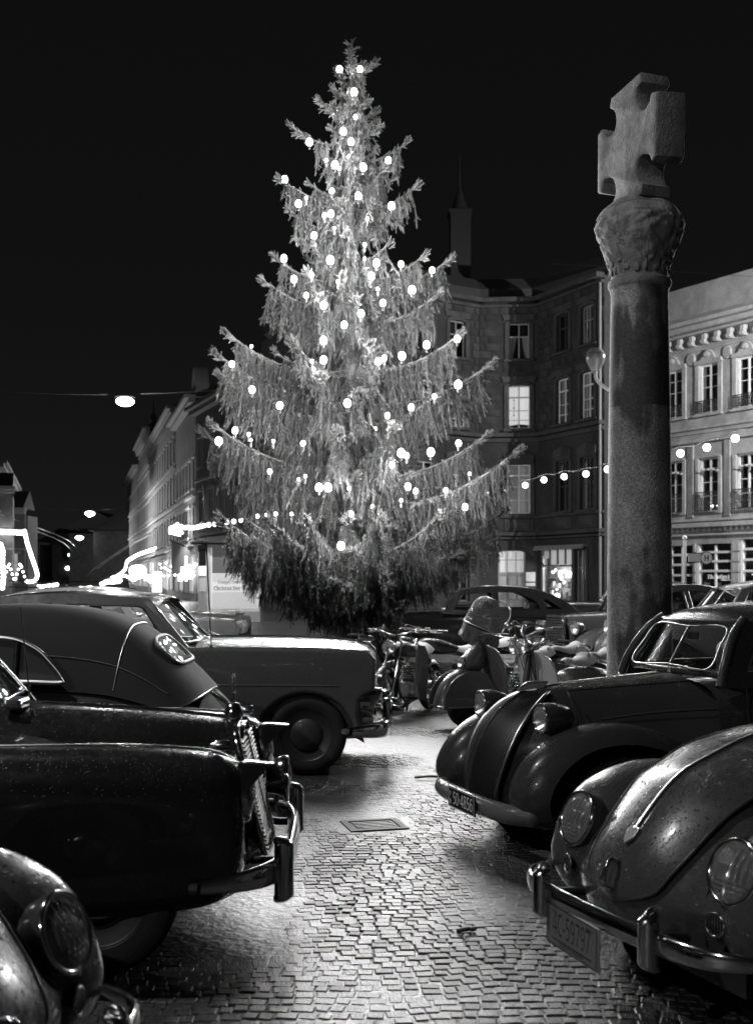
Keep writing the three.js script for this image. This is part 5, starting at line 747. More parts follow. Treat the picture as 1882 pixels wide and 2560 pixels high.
function makeScooter(name, label, o) {
  const c = thing(name, label, 'scooter', V(), 0, 'scooters and motorcycles in front of the tree'), P = o.P, Q = o.Q ?? P;
  wheel(c, 0, 0.24, 0, 0.24, 0.1, 1); wheel(c, -1.3, 0.24, 0, 0.24, 0.1, 1);
  const mg = part(c, 'mudguard', o.big ? sheet([[0.4, 0.235, 0.09, -0.02, 0], [0.41, 0.29, 0.125, -0.06, -0.01], [0.375, 0.42, 0.15, -0.16, -0.1], [0.28, 0.56, 0.165, -0.18, -0.22], [0.12, 0.655, 0.17, -0.08, -0.36], [-0.06, 0.67, 0.165, 0.0, -0.42], [-0.22, 0.6, 0.15, 0.04, -0.36], [-0.3, 0.4, 0.13, 0.04, -0.18], [-0.3, 0.26, 0.11, 0.04, -0.04]], { p: 3, nu: 50, nv: 36 }) : wing([[0.3, 0.2], [0.29, 0.36], [0.2, 0.48], [0, 0.54], [-0.18, 0.5], [-0.27, 0.4]], 0, 0.1, 0, 0.24, 0.3), P);
  if (o.big) {
    for (const s of [-1, 1]) part(mg, 'mudguard_side', extr(poly(curvy([[0.4, 0.235, 1], [0.38, 0.4], [0.26, 0.56], [0.05, 0.64], [-0.16, 0.6], [-0.28, 0.42], [-0.3, 0.235, 1]], 0.5, 5)), 0.012, 0.004).translate(0, 0, s * 0.155 - 0.006), P);
    part(mg, 'mudguard_trim', join([-1, 1].map((s) => tube([[-0.3, 0.25, s * 0.17], [0.1, 0.25, s * 0.175], [0.36, 0.255, s * 0.15], [0.42, 0.26, s * 0.05]], 0.013, 30, 6))), M.dullchrome);
  }
  const ls = part(c, 'leg_shield', sheet([[-0.42, 0.26, 0.17, -0.1, 0], [-0.36, 0.36, 0.22, -0.08, 0], [-0.31, 0.55, 0.25, -0.07, 0], [-0.26, 0.75, 0.24, -0.07, 0], [-0.22, 0.88, 0.19, -0.06, -0.02], [-0.205, 0.93, 0.12, -0.05, -0.03]], { p: 2, nu: 30 }), Q);
  part(ls, 'shield_edge', tube([[-0.52, 0.26, 0.17], [-0.44, 0.36, 0.22], [-0.38, 0.55, 0.25], [-0.33, 0.75, 0.24], [-0.28, 0.87, 0.19], [-0.25, 0.91, 0.11], [-0.205, 0.935, 0], [-0.25, 0.91, -0.11], [-0.28, 0.87, -0.19], [-0.33, 0.75, -0.24], [-0.38, 0.55, -0.25], [-0.44, 0.36, -0.22], [-0.52, 0.26, -0.17]], 0.009, 80, 6), M.dullchrome);
  part(ls, 'shield_ridge', tube([[-0.2, 0.92, 0], [-0.245, 0.75, 0], [-0.295, 0.55, 0], [-0.345, 0.36, 0]], 0.03, 24, 8), Q);
  part(c, 'fork', join([rod([0, 0.24, 0.07], [-0.16, 0.62, 0.05], 0.02), rod([0, 0.24, -0.07], [-0.16, 0.62, -0.05], 0.02), rod([-0.14, 0.6, 0], [-0.23, 0.99, 0], 0.035)]), M.iron);
  part(c, 'footboard', rbox(0.6, 0.05, 0.4, -0.68, 0.22, 0, 0.02), P);
  const b = part(c, 'body', hull([[-0.72, 0.22, 0.6, 0.1, 3], [-0.8, 0.22, 0.7, 0.17, 3], [-1.1, 0.24, 0.74, 0.24, 2.8], [-1.4, 0.27, 0.7, 0.25, 2.6], [-1.65, 0.33, 0.6, 0.18, 2.4], [-1.8, 0.4, 0.5, 0.05, 2]], { nu: 36 }), P);
  for (let i = 0; i < 9; i++) part(b, 'louvre', rbox(0.03, 0.012, 0.22, -0.7, 0.3 + i * 0.035, 0, 0.005, 1), M.chrome);
  part(b, 'side_moulding', join([-1, 1].map((s) => tube([[-0.85, 0.5, s * 0.2], [-1.1, 0.58, s * 0.245], [-1.4, 0.5, s * 0.255], [-1.6, 0.38, s * 0.2]], 0.008, 24, 6))), M.dullchrome);
  saddle(c, -0.95, 0.8, o.seat); saddle(c, -1.4, 0.84, o.seat2 ?? o.seat);
  part(c, 'grab_rail', tube([[-1.1, 0.84, -0.08], [-1.14, 0.95, -0.07], [-1.14, 0.95, 0.07], [-1.1, 0.84, 0.08]], 0.01, 24, 6), M.chrome);
  handlebar(c, -0.2, 1.0, 0.34, o.sweep ?? 0.12);
  if (o.head) headlight(c, 'headlight', -0.08, 0.99, 0, 0.075, { shell: [[0.08, 0], [0.083, -0.03], [0.07, -0.09], [0.03, -0.13], [0.001, -0.14]], shellMat: M.chrome, dome: 0.4 });
  else { part(c, 'nose_cowl', hull([[0.08, 0.66, 0.78, 0.05, 2], [0.02, 0.63, 0.82, 0.1, 2.4], [-0.12, 0.62, 0.94, 0.1, 2.6], [-0.22, 0.66, 1.0, 0.07, 2.4], [-0.28, 0.75, 0.98, 0.03, 2]], { nu: 24 }), P); headlight(c, 'headlight', 0.08, 0.73, 0, 0.07, { shell: [[0.076, 0], [0.08, -0.04], [0.07, -0.1]], shellMat: P, dome: 0.5 }); }
  part(c, 'mirror', join([tube([[-0.2, 1.03, 0.2], [-0.18, 1.14, 0.24], [-0.2, 1.18, 0.26]], 0.005, 10, 5), ball(0.045, -0.2, 1.19, 0.27, 14, 10).scale(1, 1, 1)]), M.chrome);
  part(c, 'stand', join([rod([-0.8, 0.22, 0.1], [-0.86, 0.01, 0.16], 0.012), rod([-0.8, 0.22, -0.1], [-0.86, 0.01, -0.16], 0.012)]), M.iron);
  if (o.screen) {
    const f = (u, v) => { const k = 2 * v - 1, w = 0.29 * Math.min(1, 0.35 + 0.65 * Math.sqrt(Math.max(0, 1 - (Math.max(0, u - 0.62) / 0.4) ** 2))); return [-0.12 - 0.19 * u - 0.13 * k * k, 1.12 + 0.42 * u - 0.02 * k * k, w * k]; };
    const ws = part(c, 'windshield', grid(24, 24, (u, v) => { const q = f(u, v); return [q[0] + 0.2, q[1] - 1.12, q[2]]; }), mat(0.85, 0.05, { transmission: 0.96, thickness: 0, bumpMap: T.fine, bumpScale: 0.008 })), loop = [], fs = (u, v) => { const q = f(u, v); return [q[0] + 0.2, q[1] - 1.12, q[2]]; }; ws.position.set(-0.2, 1.12, 0); ws.rotation.set(-0.36, 0.55, 0, 'YXZ'); ws.scale.setScalar(0.82);
    for (let i = 0; i <= 16; i++) loop.push(fs(0, i / 16)); for (let i = 1; i <= 16; i++) loop.push(fs(i / 16, 1)); for (let i = 15; i > 0; i--) loop.push(fs(1, i / 16)); for (let i = 16; i > 0; i--) loop.push(fs(i / 16, 0));
    part(ws, 'windshield_edge', tube(loop, 0.006, 120, 6, true), M.dullchrome);
    part(ws, 'windshield_band', tube(Array.from({ length: 17 }, (_, i) => fs(0.01, i / 16)), 0.014, 40, 8), M.black);
    part(ws, 'apron', grid(16, 30, (u, v) => { const k = 2 * v - 1, [x, y, z] = fs(0, v); return [x + 0.02 * Math.sin(v * 22 + u * 2) * u - 0.02, y - 0.26 * u * (1 - 0.25 * k * k) + 0.012 * Math.sin(v * 31) * u, z * (1 + 0.12 * u) + 0.006 * Math.sin(u * 9)]; }), mat(0.05, 0.5));
    part(ws, 'windshield_stay', join([-1, 1].map((s) => rod([0, -0.08, s * 0.14], [0.06, 0.18, s * 0.12], 0.007))), M.chrome);
    seed(o.seedN ?? 5); drops(ws, 260, 0.002, 0.004, M.drop, -1);
  }
  return c;
}
const sc1 = makeScooter('scooter', 'scooter with big front mudguard, tall clear windshield and dark apron', { P: paint(0.06, 0.3), Q: paint(0.07, 0.3), big: true, screen: true, seat: M.palecover, seedN: 61 });
sc1.position.copy(at(1165, 1442, 13.0)).setY(0); sc1.rotation.set(0, turnTo(-0.86, 0.5), 0);
const sc2 = makeScooter('scooter', 'scooter with pale leg shield and round chrome headlamp, in front of the stone column', { P: paint(0.06, 0.3), Q: paint(0.42, 0.35), head: true, seat: M.palecover, sweep: 0.16 });
sc2.position.copy(at(1290, 1442, 11.6)).setY(0); sc2.rotation.set(0, turnTo(-0.72, 0.69), 0);

function makeMotorcycle(name, label, o) {
  const c = thing(name, label, 'motorcycle', V(), 0, 'scooters and motorcycles in front of the tree'), P = o.P;
  spokedWheel(c, 0, 0.31, 0.31, 0.07); spokedWheel(c, -1.28, 0.31, 0.31, 0.08);
  part(c, 'front_mudguard', wing([[0.3, 0.34, 0.8], [0.24, 0.52], [0.06, 0.64], [-0.14, 0.62], [-0.3, 0.48], [-0.36, 0.3, 0.8]], 0, 0.07, 0, 0.31, 0.22), P);
  part(c, 'rear_mudguard', wing([[-0.95, 0.5], [-1.1, 0.62], [-1.3, 0.66], [-1.5, 0.58], [-1.63, 0.42], [-1.67, 0.3]], 0, 0.075, -1.28, 0.31, 0.2), P);
  part(c, 'fork', join([-1, 1].map((s) => tube([[0, 0.31, s * 0.075], [-0.15, 0.6, s * 0.085], [-0.28, 0.92, s * 0.075]], 0.02, 14, 8))), M.chrome);
  const hl = headlight(c, 'headlight', -0.09, 0.86, 0, 0.08, { shell: [[0.086, 0], [0.088, -0.03], [0.075, -0.11], [0.03, -0.17], [0.001, -0.18]], shellMat: P, dome: 0.3 });
  handlebar(c, -0.26, 1.0, 0.37, o.sweep ?? 0.2, o.lift ?? 0.06);
  part(c, 'tank', hull([[-0.3, 0.78, 0.86, 0.06, 2.4], [-0.4, 0.72, 0.92, 0.12, 2.6], [-0.6, 0.7, 0.9, 0.14, 2.6], [-0.82, 0.7, 0.82, 0.08, 2.4], [-0.9, 0.73, 0.78, 0.03, 2]], { nu: 26 }), P);
  part(c, 'frame', join([tube([[-0.27, 0.86, 0], [-0.35, 0.5, 0], [-0.45, 0.22, 0], [-0.9, 0.2, 0], [-1.0, 0.4, 0]], 0.02, 30, 8), tube([[-0.27, 0.86, 0], [-0.7, 0.72, 0], [-1.0, 0.66, 0], [-1.28, 0.31, 0.07]], 0.018, 24, 8), rod([-0.95, 0.3, -0.07], [-1.28, 0.31, -0.07], 0.016), rod([-1.0, 0.66, -0.06], [-1.28, 0.31, -0.07], 0.012)]), M.iron);
  const e = part(c, 'engine', join([rbox(0.3, 0.22, 0.2, -0.72, 0.33, 0, 0.06, 3), cyl(0.07, 0.07, 0.1, -0.68, 0.45, 0), cyl(0.09, 0.09, 0.03, -0.72, 0.33, 0.11).rotateX(0)]), M.dullchrome);
  for (let i = 0; i < 7; i++) part(e, 'cooling_fin', cyl(0.095, 0.095, 0.008, -0.67, 0.45 + i * 0.025, 0, 20), M.iron);
  part(c, 'exhaust', tube([[-0.6, 0.5, 0.1], [-0.5, 0.4, 0.13], [-0.55, 0.22, 0.13], [-0.9, 0.2, 0.13], [-1.6, 0.27, 0.13]], 0.025, 30, 8), M.chrome);
  part(c, 'crash_bar', join([-1, 1].map((s) => tube([[-0.4, 0.6, s * 0.03], [-0.42, 0.5, s * 0.22], [-0.5, 0.28, s * 0.26], [-0.62, 0.26, s * 0.2], [-0.56, 0.5, s * 0.12]], 0.011, 30, 6))), M.chrome);
  saddle(c, -0.88, 0.78, o.seat);
  if (o.two) saddle(c, -1.32, 0.84, o.seat);
  if (o.shields) for (const s of [-1, 1]) part(c, 'leg_shield', sheet([[-0.22, 0.9, 0.05, -0.03, 0], [-0.26, 0.75, 0.09, -0.06, 0], [-0.3, 0.55, 0.1, -0.07, 0], [-0.34, 0.4, 0.085, -0.07, 0], [-0.46, 0.22, 0.06, -0.05, 0]].map((r, i) => r), { p: 2, zc: 0 }).rotateX(s * 0.17).translate(0, 0, s * 0.21), P);
  part(c, 'footrest', rod([-0.7, 0.2, -0.26], [-0.7, 0.2, 0.26], 0.014), M.black);
  part(c, 'stand', join([tube([[-0.85, 0.2, 0.08], [-0.95, 0.12, 0.14], [-0.93, 0.01, 0.16]], 0.014, 10, 6), tube([[-0.85, 0.2, -0.08], [-0.95, 0.12, -0.14], [-0.93, 0.01, -0.16]], 0.014, 10, 6)]), M.iron);
  return c;
}
const mc1 = makeMotorcycle('motorcycle', 'light motorcycle with pale leg shields beside the bonnet of the mid grey saloon', { P: paint(0.05, 0.35), shields: true, seat: M.palecover, sweep: 0.12, lift: 0.05 });
mc1.position.copy(at(962, 1442, 13.6)).setY(0); mc1.rotation.set(0, turnTo(-0.45, 0.89), 0);
const mc2 = makeMotorcycle('motorcycle', 'dark motorcycle with pale saddles partly hidden behind the windshield scooter', { P: paint(0.03, 0.3), seat: M.palecover, two: true, sweep: 0.3, lift: 0.02 });
mc2.position.copy(at(985, 1442, 14.6)).setY(0); mc2.rotation.set(0, turnTo(-0.97, 0.24), 0);
const mc3 = makeMotorcycle('motorcycle', 'dark motorcycle behind the pale leg shield scooter, handlebar raised', { P: paint(0.05, 0.3), seat: M.seat, sweep: 0.25, lift: 0.1 });
mc3.position.copy(at(1265, 1442, 13.6)).setY(0); mc3.rotation.set(0, turnTo(-0.9, 0.43), 0);
// ---------------------------------------------------------------- Christmas tree
const TX = -0.4, TZ = -18;                                            // trunk
const hOf = (dy) => EYE + (HOR - dy / 0.8778) / FPX * 18, xOf = (dx) => (dx / 0.8778 - 941) / FPX * 18;
{
  seed(201);
  const t = thing('christmas_tree', 'tall spruce with drooping twigs hung with light bulbs, in the middle of the square', 'Christmas tree', V(TX, 0, TZ));
  const bark = mat(0.05, 0.9, { bumpMap: T.dirt, bumpScale: 0.02 }), wood = mat(0.06, 0.85);
  part(t, 'trunk', lathe([[0.2, -0.05], [0.17, 0.5], [0.15, 2], [0.11, 4.5], [0.07, 7], [0.03, 9.2], [0.012, 9.95]], 14), bark);
  const env = [[0.5, 0.7], [1.2, 1.0], [1.7, 1.35], [2.2, 1.75], [2.6, 2.1], [3.6, 2.45], [4.0, 2.4], [5.0, 2.1], [5.5, 1.85], [6.2, 1.5], [6.7, 1.4], [7.4, 1.15], [8.0, 1.0], [8.7, 0.75], [9.1, 0.5], [9.7, 0.3], [10.05, 0.05]];
  const radius = (y) => { for (let i = 1; i < env.length; i++) if (y < env[i][0]) { const [a, b] = [env[i - 1], env[i]]; return a[1] + (b[1] - a[1]) * Math.max(0, (y - a[0]) / (b[0] - a[0])); } return 0.05; };
  // boughs: [height of tip, azimuth, length]; the first ones draw the outline of the photograph
  const B = [];
  for (const [dx, dy] of [[820, 148], [818, 245], [893, 322], [916, 418], [858, 395], [980, 568], [925, 570], [965, 655], [1018, 742], [1080, 796], [1062, 958], [1130, 1000], [1108, 1120], [1040, 1180], [642, 280], [705, 228], [612, 398], [640, 470], [604, 572], [582, 620], [600, 660], [500, 738], [484, 784], [490, 830], [470, 935], [442, 945], [505, 1060], [484, 1150], [530, 1215], [510, 1010]]) {
    const x = xOf(dx) - TX, y = hOf(dy), l = Math.abs(x) * rnd(0.95, 1.02); B.push([y, Math.atan2(Math.sqrt(Math.max(0.01, l * l - x * x)) * (rnd() < 0.7 ? 1 : -1), x), l]);
  }
  for (let y = 2.5, k = 0; y < 9.7; k++) {                            // whorls of boughs with gaps between them
    const n = y < 5 ? 7 : y < 7.5 ? 6 : 5; for (let i = 0; i < n; i++) B.push([y + rnd(-0.13, 0.13), (i + rnd(-0.3, 0.3)) / n * TAU + k * 1.3, radius(y) * rnd(0.36, 0.6)]);
    y += y < 5 ? 0.66 : y < 7.5 ? 0.55 : 0.42;
  }
  for (let y = 1.1, k = 0; y < 2.7; y += 0.02, k++) B.push([y + rnd(-0.1, 0.1), k * 2.399 + rnd(-0.3, 0.3), radius(y) * rnd(0.6, 1.0)]);
  const NEEDLE = (len, sd) => {                                       // a hanging twig, bent, with side sprigs, all needles
    seed(sd); const p = [], up = 0.0065, n = Math.round(len / up), bend = rnd(0.05, 0.16) * len;
    const spine = (y0, len, at, dir, fat) => { for (let i = 0; i < len / up; i++) for (let k = 0; k < 4; k++) {
      const q = (i + rnd()) * up, b = at(q), a = rnd(0, TAU), r = (0.022 + 0.009 * rnd()) * fat * Math.min(1, 0.45 + 12 * (len - q)), c = Math.cos(a), s = Math.sin(a), w = 0.0046;
      p.push(b.x - s * w, b.y, b.z + c * w, b.x + s * w, b.y, b.z - c * w, b.x + c * r + dir.x * 0.012, b.y + dir.y * 0.014, b.z + s * r + dir.z * 0.012);
    } };
    const main = (q) => V(bend * (q / len) ** 2, -q, bend * 0.4 * Math.sin(q / len * 3));
    spine(0, len, main, V(0, -1, 0), 1);
    for (let k = 0; k < Math.round(len / 0.1); k++) { const q0 = rnd(0.15, 0.8) * len, a = rnd(0, TAU), d = V(Math.cos(a) * 0.75, -0.75, Math.sin(a) * 0.75).normalize(), o = main(q0); spine(0, rnd(0.05, 0.1), (q) => o.clone().addScaledVector(d, q), d, 0.85); }
    const g = new THREE.BufferGeometry(); g.setAttribute('position', new THREE.Float32BufferAttribute(p, 3)); g.computeVertexNormals(); return g;
  };
  const lens = [0.16, 0.28, 0.45, 0.62], geos = lens.map((l, i) => NEEDLE(l, 900 + i)), places = lens.map(() => []);
  seed(202);
  const strand = (p, dir, kind, s = 1) => { const q = new THREE.Quaternion().setFromUnitVectors(V(0, -1, 0), dir.normalize()).multiply(new THREE.Quaternion().setFromAxisAngle(V(0, 1, 0), rnd(0, TAU))); places[kind].push([new THREE.Matrix4().compose(p, q, V(s, s * rnd(0.85, 1.15), s)), rnd(0.6, 1.35)]); };
  let nb = 0;
  for (const [ty, az, L] of B) {
    const lead = nb++ < 50;                                           // the long boughs carry the thickest curtains
    const low = Math.max(0, Math.min(1, (2.6 - ty) / 1.8)), c = Math.cos(az), s = Math.sin(az), y0 = Math.min(ty - L * (0.3 - 0.62 * low) * 0.9, 9.7), side = rnd(-0.12, 0.12);
    const P = (u) => { const r = L * u, k = y0 + L * (low > 0.02 ? THREE.MathUtils.lerp(-0.25 * u + 0.52 * u * u, 0.12 * u - 0.42 * u * u, low) : -0.25 * u + 0.52 * u * u), w = side * L * u * u; return V(c * r - s * w, k, s * r + c * w); };
    const line = Array.from({ length: 8 }, (_, i) => P(i / 7));
    part(t, 'bough', tube(line, Math.max(0.006, 0.009 * Math.sqrt(L)), 14, 5), wood);
    const n = Math.max(8, Math.round(L * (ty > 8 ? 50 : lead ? 125 : 80)));
    for (let i = 0; i < n; i++) {
      const u = Math.pow(rnd(), 0.75) * 0.99 + 0.01, p = P(u), tan = P(Math.min(1, u + 0.02)).sub(P(u - 0.02 * (u > 0.02))).normalize(), out = V(-s, 0, c);
      const spread = (rnd() - 0.5) * 2 * (0.07 + 0.24 * L / 2 * Math.sin(Math.PI * Math.min(1, u * 1.05)) * (1.15 - u * 0.6));
      const q = p.clone().addScaledVector(out, spread); q.y -= Math.abs(spread) * 0.25;
      if (Math.abs(spread) > 0.16 && rnd() < 0.25) { const d = q.clone().sub(p); strand(p.clone(), d, Math.min(2, d.length() < 0.25 ? 0 : 1)); }
      if (u > 0.94 || (ty > 8.6 && u > 0.6)) { const d = tan.clone().addScaledVector(out, rnd(-0.9, 0.9)).add(V(0, rnd(-0.5, 0.45), 0)); strand(q, d, 0, ty > 8 ? 0.85 : 0.9); }
      else strand(q, V(rnd(-0.22, 0.22) + tan.x * 0.12, -1, rnd(-0.22, 0.22) + tan.z * 0.12), Math.min(3, Math.floor(rnd(0, 1) * (L < 0.7 ? 1.4 : L < 1.3 ? 2.4 : 3.2) + (L > 1.3 ? 0.9 : 0.35))));
    }
    for (let u = 0.15; u < 1; u += 0.07 / L) { const d = P(Math.min(1, u + 0.02)).sub(P(u - 0.02)); strand(P(u), d.normalize().add(V(rnd(-0.25, 0.25), rnd(-0.3, 0.25), rnd(-0.25, 0.25))), 0, 0.9); }
    for (let i = 0; i < 5; i++) strand(P(1), P(1).sub(P(0.93)).normalize().addScaledVector(V(-s, 0, c), rnd(-0.6, 0.6)).add(V(0, rnd(-0.2, 0.5), 0)), 0, 0.9);
  }
  for (let i = 0; i < 650; i++) { const y = Math.pow(rnd(), 0.9) * 9 + 0.5, a = rnd(0, TAU), r = radius(y) * rnd(0.05, 0.45); strand(V(Math.cos(a) * r, y, Math.sin(a) * r), V(rnd(-0.3, 0.3) + Math.cos(a) * 0.3, -1, rnd(-0.3, 0.3) + Math.sin(a) * 0.3), Math.floor(rnd(1, y > 7 ? 2 : 4))); }
  for (let i = 0; i < 26; i++) { const y = 9.5 + i * 0.021, a = i * 2.4; strand(V(0, y, 0), V(Math.cos(a) * 0.9, rnd(0.3, 1.3), Math.sin(a) * 0.9), 0, 0.8); }
  const needles = mat(0.07, 0.6);
  geos.forEach((g, k) => { const im = new THREE.InstancedMesh(g, needles, places[k].length); places[k].forEach(([m, v], i) => { im.setMatrixAt(i, m); im.setColorAt(i, G(v)); }); im.name = 'needles'; im.userData.kind = 'stuff'; im.castShadow = im.receiveShadow = true; t.add(im); });
  part(t, 'tree_stand', join([rbox(1.6, 0.12, 0.16, 0, 0.08, 0, 0.02), rbox(0.16, 0.12, 1.6, 0, 0.085, 0, 0.02)]), wood);
  console.log('strands', places.map((p) => p.length).join(' '), 'boughs', B.length);

  // bulbs, placed on the near side of the crown
  const list = [[745, 152, 2], [790, 152, 2], [777, 202, 2], [737, 247, 1], [780, 257, 1], [753, 288, 2], [770, 311, 2], [679, 312, 2], [764, 345, 0], [716, 352, 0], [735, 362, 2], [745, 370, 0], [797, 367, 2], [852, 352, 2], [625, 394, 2], [728, 419, 1], [786, 430, 2], [655, 447, 2], [672, 435, 0], [859, 452, 2], [712, 473, 1], [726, 469, 2], [806, 480, 0], [734, 501, 0], [689, 517, 2], [800, 537, 0], [623, 567, 2], [725, 571, 2], [800, 568, 0], [826, 577, 2], [880, 580, 2], [948, 593, 2], [684, 603, 1], [645, 613, 2], [815, 606, 2], [742, 618, 0], [829, 634, 0], [904, 636, 2], [672, 648, 1], [710, 670, 2], [840, 665, 2], [792, 688, 2], [755, 713, 2], [710, 747, 2], [1003, 744, 2], [936, 757, 2], [830, 793, 2], [843, 786, 1], [882, 781, 2], [710, 790, 2], [685, 793, 0], [688, 810, 0], [552, 760, 0], [509, 799, 2], [1005, 844, 2], [553, 855, 2], [614, 890, 2], [762, 885, 2], [953, 870, 1], [902, 894, 2], [850, 912, 1], [824, 941, 0], [516, 945, 2], [546, 953, 0], [551, 966, 0], [480, 968, 2], [665, 973, 1], [600, 968, 0], [880, 994, 2], [892, 1000, 1], [945, 992, 2], [1006, 973, 2], [860, 1020, 1], [837, 1018, 0], [592, 1035, 1], [655, 1052, 0], [670, 1045, 0], [700, 1070, 2], [720, 1070, 2], [766, 1072, 0], [895, 1068, 2], [912, 1078, 1], [978, 1076, 1], [1020, 1113, 2], [880, 1098, 0], [771, 1128, 1], [640, 1128, 0], [585, 1130, 0], [565, 1133, 0], [748, 1198, 2], [830, 1130, 0], [817, 1112, 0], [605, 1128, 0], [1030, 1040, 0]];
  seed(204);
  const globe = mat(0.9, 0.4); globe.emissive = G(1); globe.emissiveIntensity = 6;
  const G0 = new THREE.SphereGeometry(0.045, 14, 10).scale(1, 1.2, 1), G1 = cyl(0.018, 0.022, 0.07, 0, -0.085, 0, 10);
  for (const [dx, dy, k] of list) {
    const y0 = hOf(dy), R = radius(y0 + 0.2), x0 = xOf(dx) - TX, dep = Math.sqrt(Math.max(0.0, R * R - x0 * x0)) * (k === 2 ? rnd(0.86, 1.02) : k ? rnd(0.6, 0.85) : rnd(0.35, 0.7)), p = ad(dx, dy, 18 - dep - (k === 2 ? 0.08 : 0));
    const b = thing('christmas_light', 'round glowing light bulb on a branch of the Christmas tree', 'light bulb', p, 0, 'light bulbs on the Christmas tree');
    const s = [0.5, 0.78, 1.08][k] * rnd(0.85, 1.12); const g = part(b, 'bulb_globe', G0, globe); g.scale.setScalar(s); part(b, 'bulb_socket', G1, M.dark).scale.setScalar(0.9);
    const pl = new THREE.PointLight(G(1), BULB_POWER * [0.4, 0.75, 1.2][k] * (dy < 330 ? 0.45 : dy < 480 ? 0.7 : 1), 0, 2); pl.shadow.radius = 2; pl.castShadow = true; b.add(pl);
  }
}

// ---------------------------------------------------------------- strings of lights, street lamps
const bulbMat = mat(0.9, 0.4); bulbMat.emissive = G(1); bulbMat.emissiveIntensity = 6;
function stringOf(name, label, P, r, sag, power, wireR = 0.012, every = 1) {
  const g = thing(name, label, 'string of lights', P[0].clone(), 0), O = P[0], line = [];
  P.forEach((p, i) => { line.push(p.clone().sub(O).add(V(0, r * 1.8, 0))); if (i + 1 < P.length) line.push(p.clone().lerp(P[i + 1], 0.5).sub(O).add(V(0, r * 1.8 - sag, 0))); });
  part(g, 'wire', new THREE.TubeGeometry(new THREE.CatmullRomCurve3(line), P.length * 6, wireR, 5), M.dark);
  const geo = new THREE.SphereGeometry(r, 10, 8);
  P.forEach((p, i) => { const b = part(g, 'bulb', geo, bulbMat); b.position.copy(p).sub(O); if (power && i % every === 0) { const pl = new THREE.PointLight(G(1), power * every, 0, 2); pl.shadow.radius = Math.max(1, Math.min(5, r / 0.03)); if (r > 0.24) pl.position.z = r + 0.15; pl.castShadow = true; b.add(pl); } });
  return g;
}
const dense = (c, n) => { const out = []; let tot = 0; const d = c.slice(1).map((p, i) => { const l = p.distanceTo(c[i]); tot += l; return l; }); for (let k = 0; k < n; k++) { let s = k / (n - 1) * tot, i = 0; while (i < d.length - 1 && s > d[i]) s -= d[i++]; out.push(c[i].clone().lerp(c[i + 1], Math.min(1, s / d[i]))); } return out; };
{
  const F = [[1068, 1080, 34.8], [1110, 1073, 34], [1152, 1065, 33], [1193, 1053, 32], [1237, 1046, 31], [1285, 1040, 30], [1332, 1030, 29], [1384, 1019, 28], [1438, 1007, 27], [1492, 995, 26], [1550, 982, 25], [1612, 962, 24], [1680, 940, 23]];
  stringOf('festoon', 'row of bulbs on a wire from the Christmas tree past the stone column', F.map((p) => ad(...p)), 0.085, 0.04, 6);
  stringOf('festoon', 'row of bulbs over the poster booth left of the tree', dense([ad(375, 1160, 62), ad(400, 1158, 60), ad(430, 1158, 58), ad(455, 1152, 56), ad(500, 1146, 54), ad(530, 1142, 53)], 16), 0.11, 0.03, 2.5, 0.02, 4);
  stringOf('festoon', 'bright dense string of lights stepping down along the street row', dense([[357, 1199, 118], [346, 1203, 120], [330, 1208, 124], [312, 1214, 128], [300, 1219, 132], [288, 1226, 136], [279, 1232, 140], [277, 1243, 141], [275, 1250, 142], [266, 1259, 146], [255, 1266, 150], [246, 1268, 154]].map((p) => ad(...p)), 46), 0.18, 0, 0.9, 0.05, 8);
  stringOf('festoon', 'bright lights low in the street above the dark saloon roof', dense([ad(264, 1275, 160), ad(250, 1277, 160), ad(238, 1276, 160), ad(224, 1281, 160)], 14), 0.3, 0, 1, 0.05, 6);
  stringOf('festoon', 'slanting bright string of lights on the left side of the street', dense([[55, 1166, 95], [60, 1190, 95], [68, 1215, 96], [74, 1232, 98], [80, 1250, 99], [83, 1262, 100], [80, 1273, 100], [70, 1277, 100], [60, 1276, 100]].map((p) => ad(...p)), 34), 0.16, 0, 0.8, 0.03, 7);
  stringOf('festoon', 'short level row of bulbs on the dark house at the left edge', dense([ad(-20, 1166, 94), ad(50, 1169, 95)], 12), 0.2, 0.05, 1, 0.03, 4);
  stringOf('festoon', 'curve of bright bulbs at the very left edge of the picture', dense([ad(2, 1195, 92), ad(7, 1210, 92), ad(6, 1235, 92), ad(9, 1262, 92), ad(6, 1290, 92)], 13), 0.19, 0, 0.5, 0.03, 5);
  stringOf('festoon', 'low straight band of bulbs over the left part of the dark saloon roof', dense([ad(66, 1284, 110), ad(92, 1288, 110), ad(126, 1283, 110)], 24), 0.16, 0, 1, 0.03, 8);
}
{
  seed(301); const small = (lab, n, f, r) => { const P = Array.from({ length: n }, (_, i) => f(i / (n - 1))); stringOf('festoon', lab, P, r, 0.05, 0, 0.02); };
  small('small lights zigzagging far down the street below the big globe lantern', 34, (u) => ad(330 - 110 * u, 1262 + 14 * Math.abs(((u * 6) % 2) - 1) + rnd(-2, 2), 110 + 120 * u), 0.16);
  small('small lights scattered along the shop fronts of the street row', 30, (u) => ad(352 + 78 * u, 1238 + 26 * Math.sin(u * 19) ** 2 + rnd(-4, 4), 100 - 20 * u), 0.09);
  small('small lights on the lower house at the far left', 16, (u) => ad(8 + 50 * u, 1236 + 40 * Math.abs(((u * 4) % 2) - 1), 94), 0.1);
}
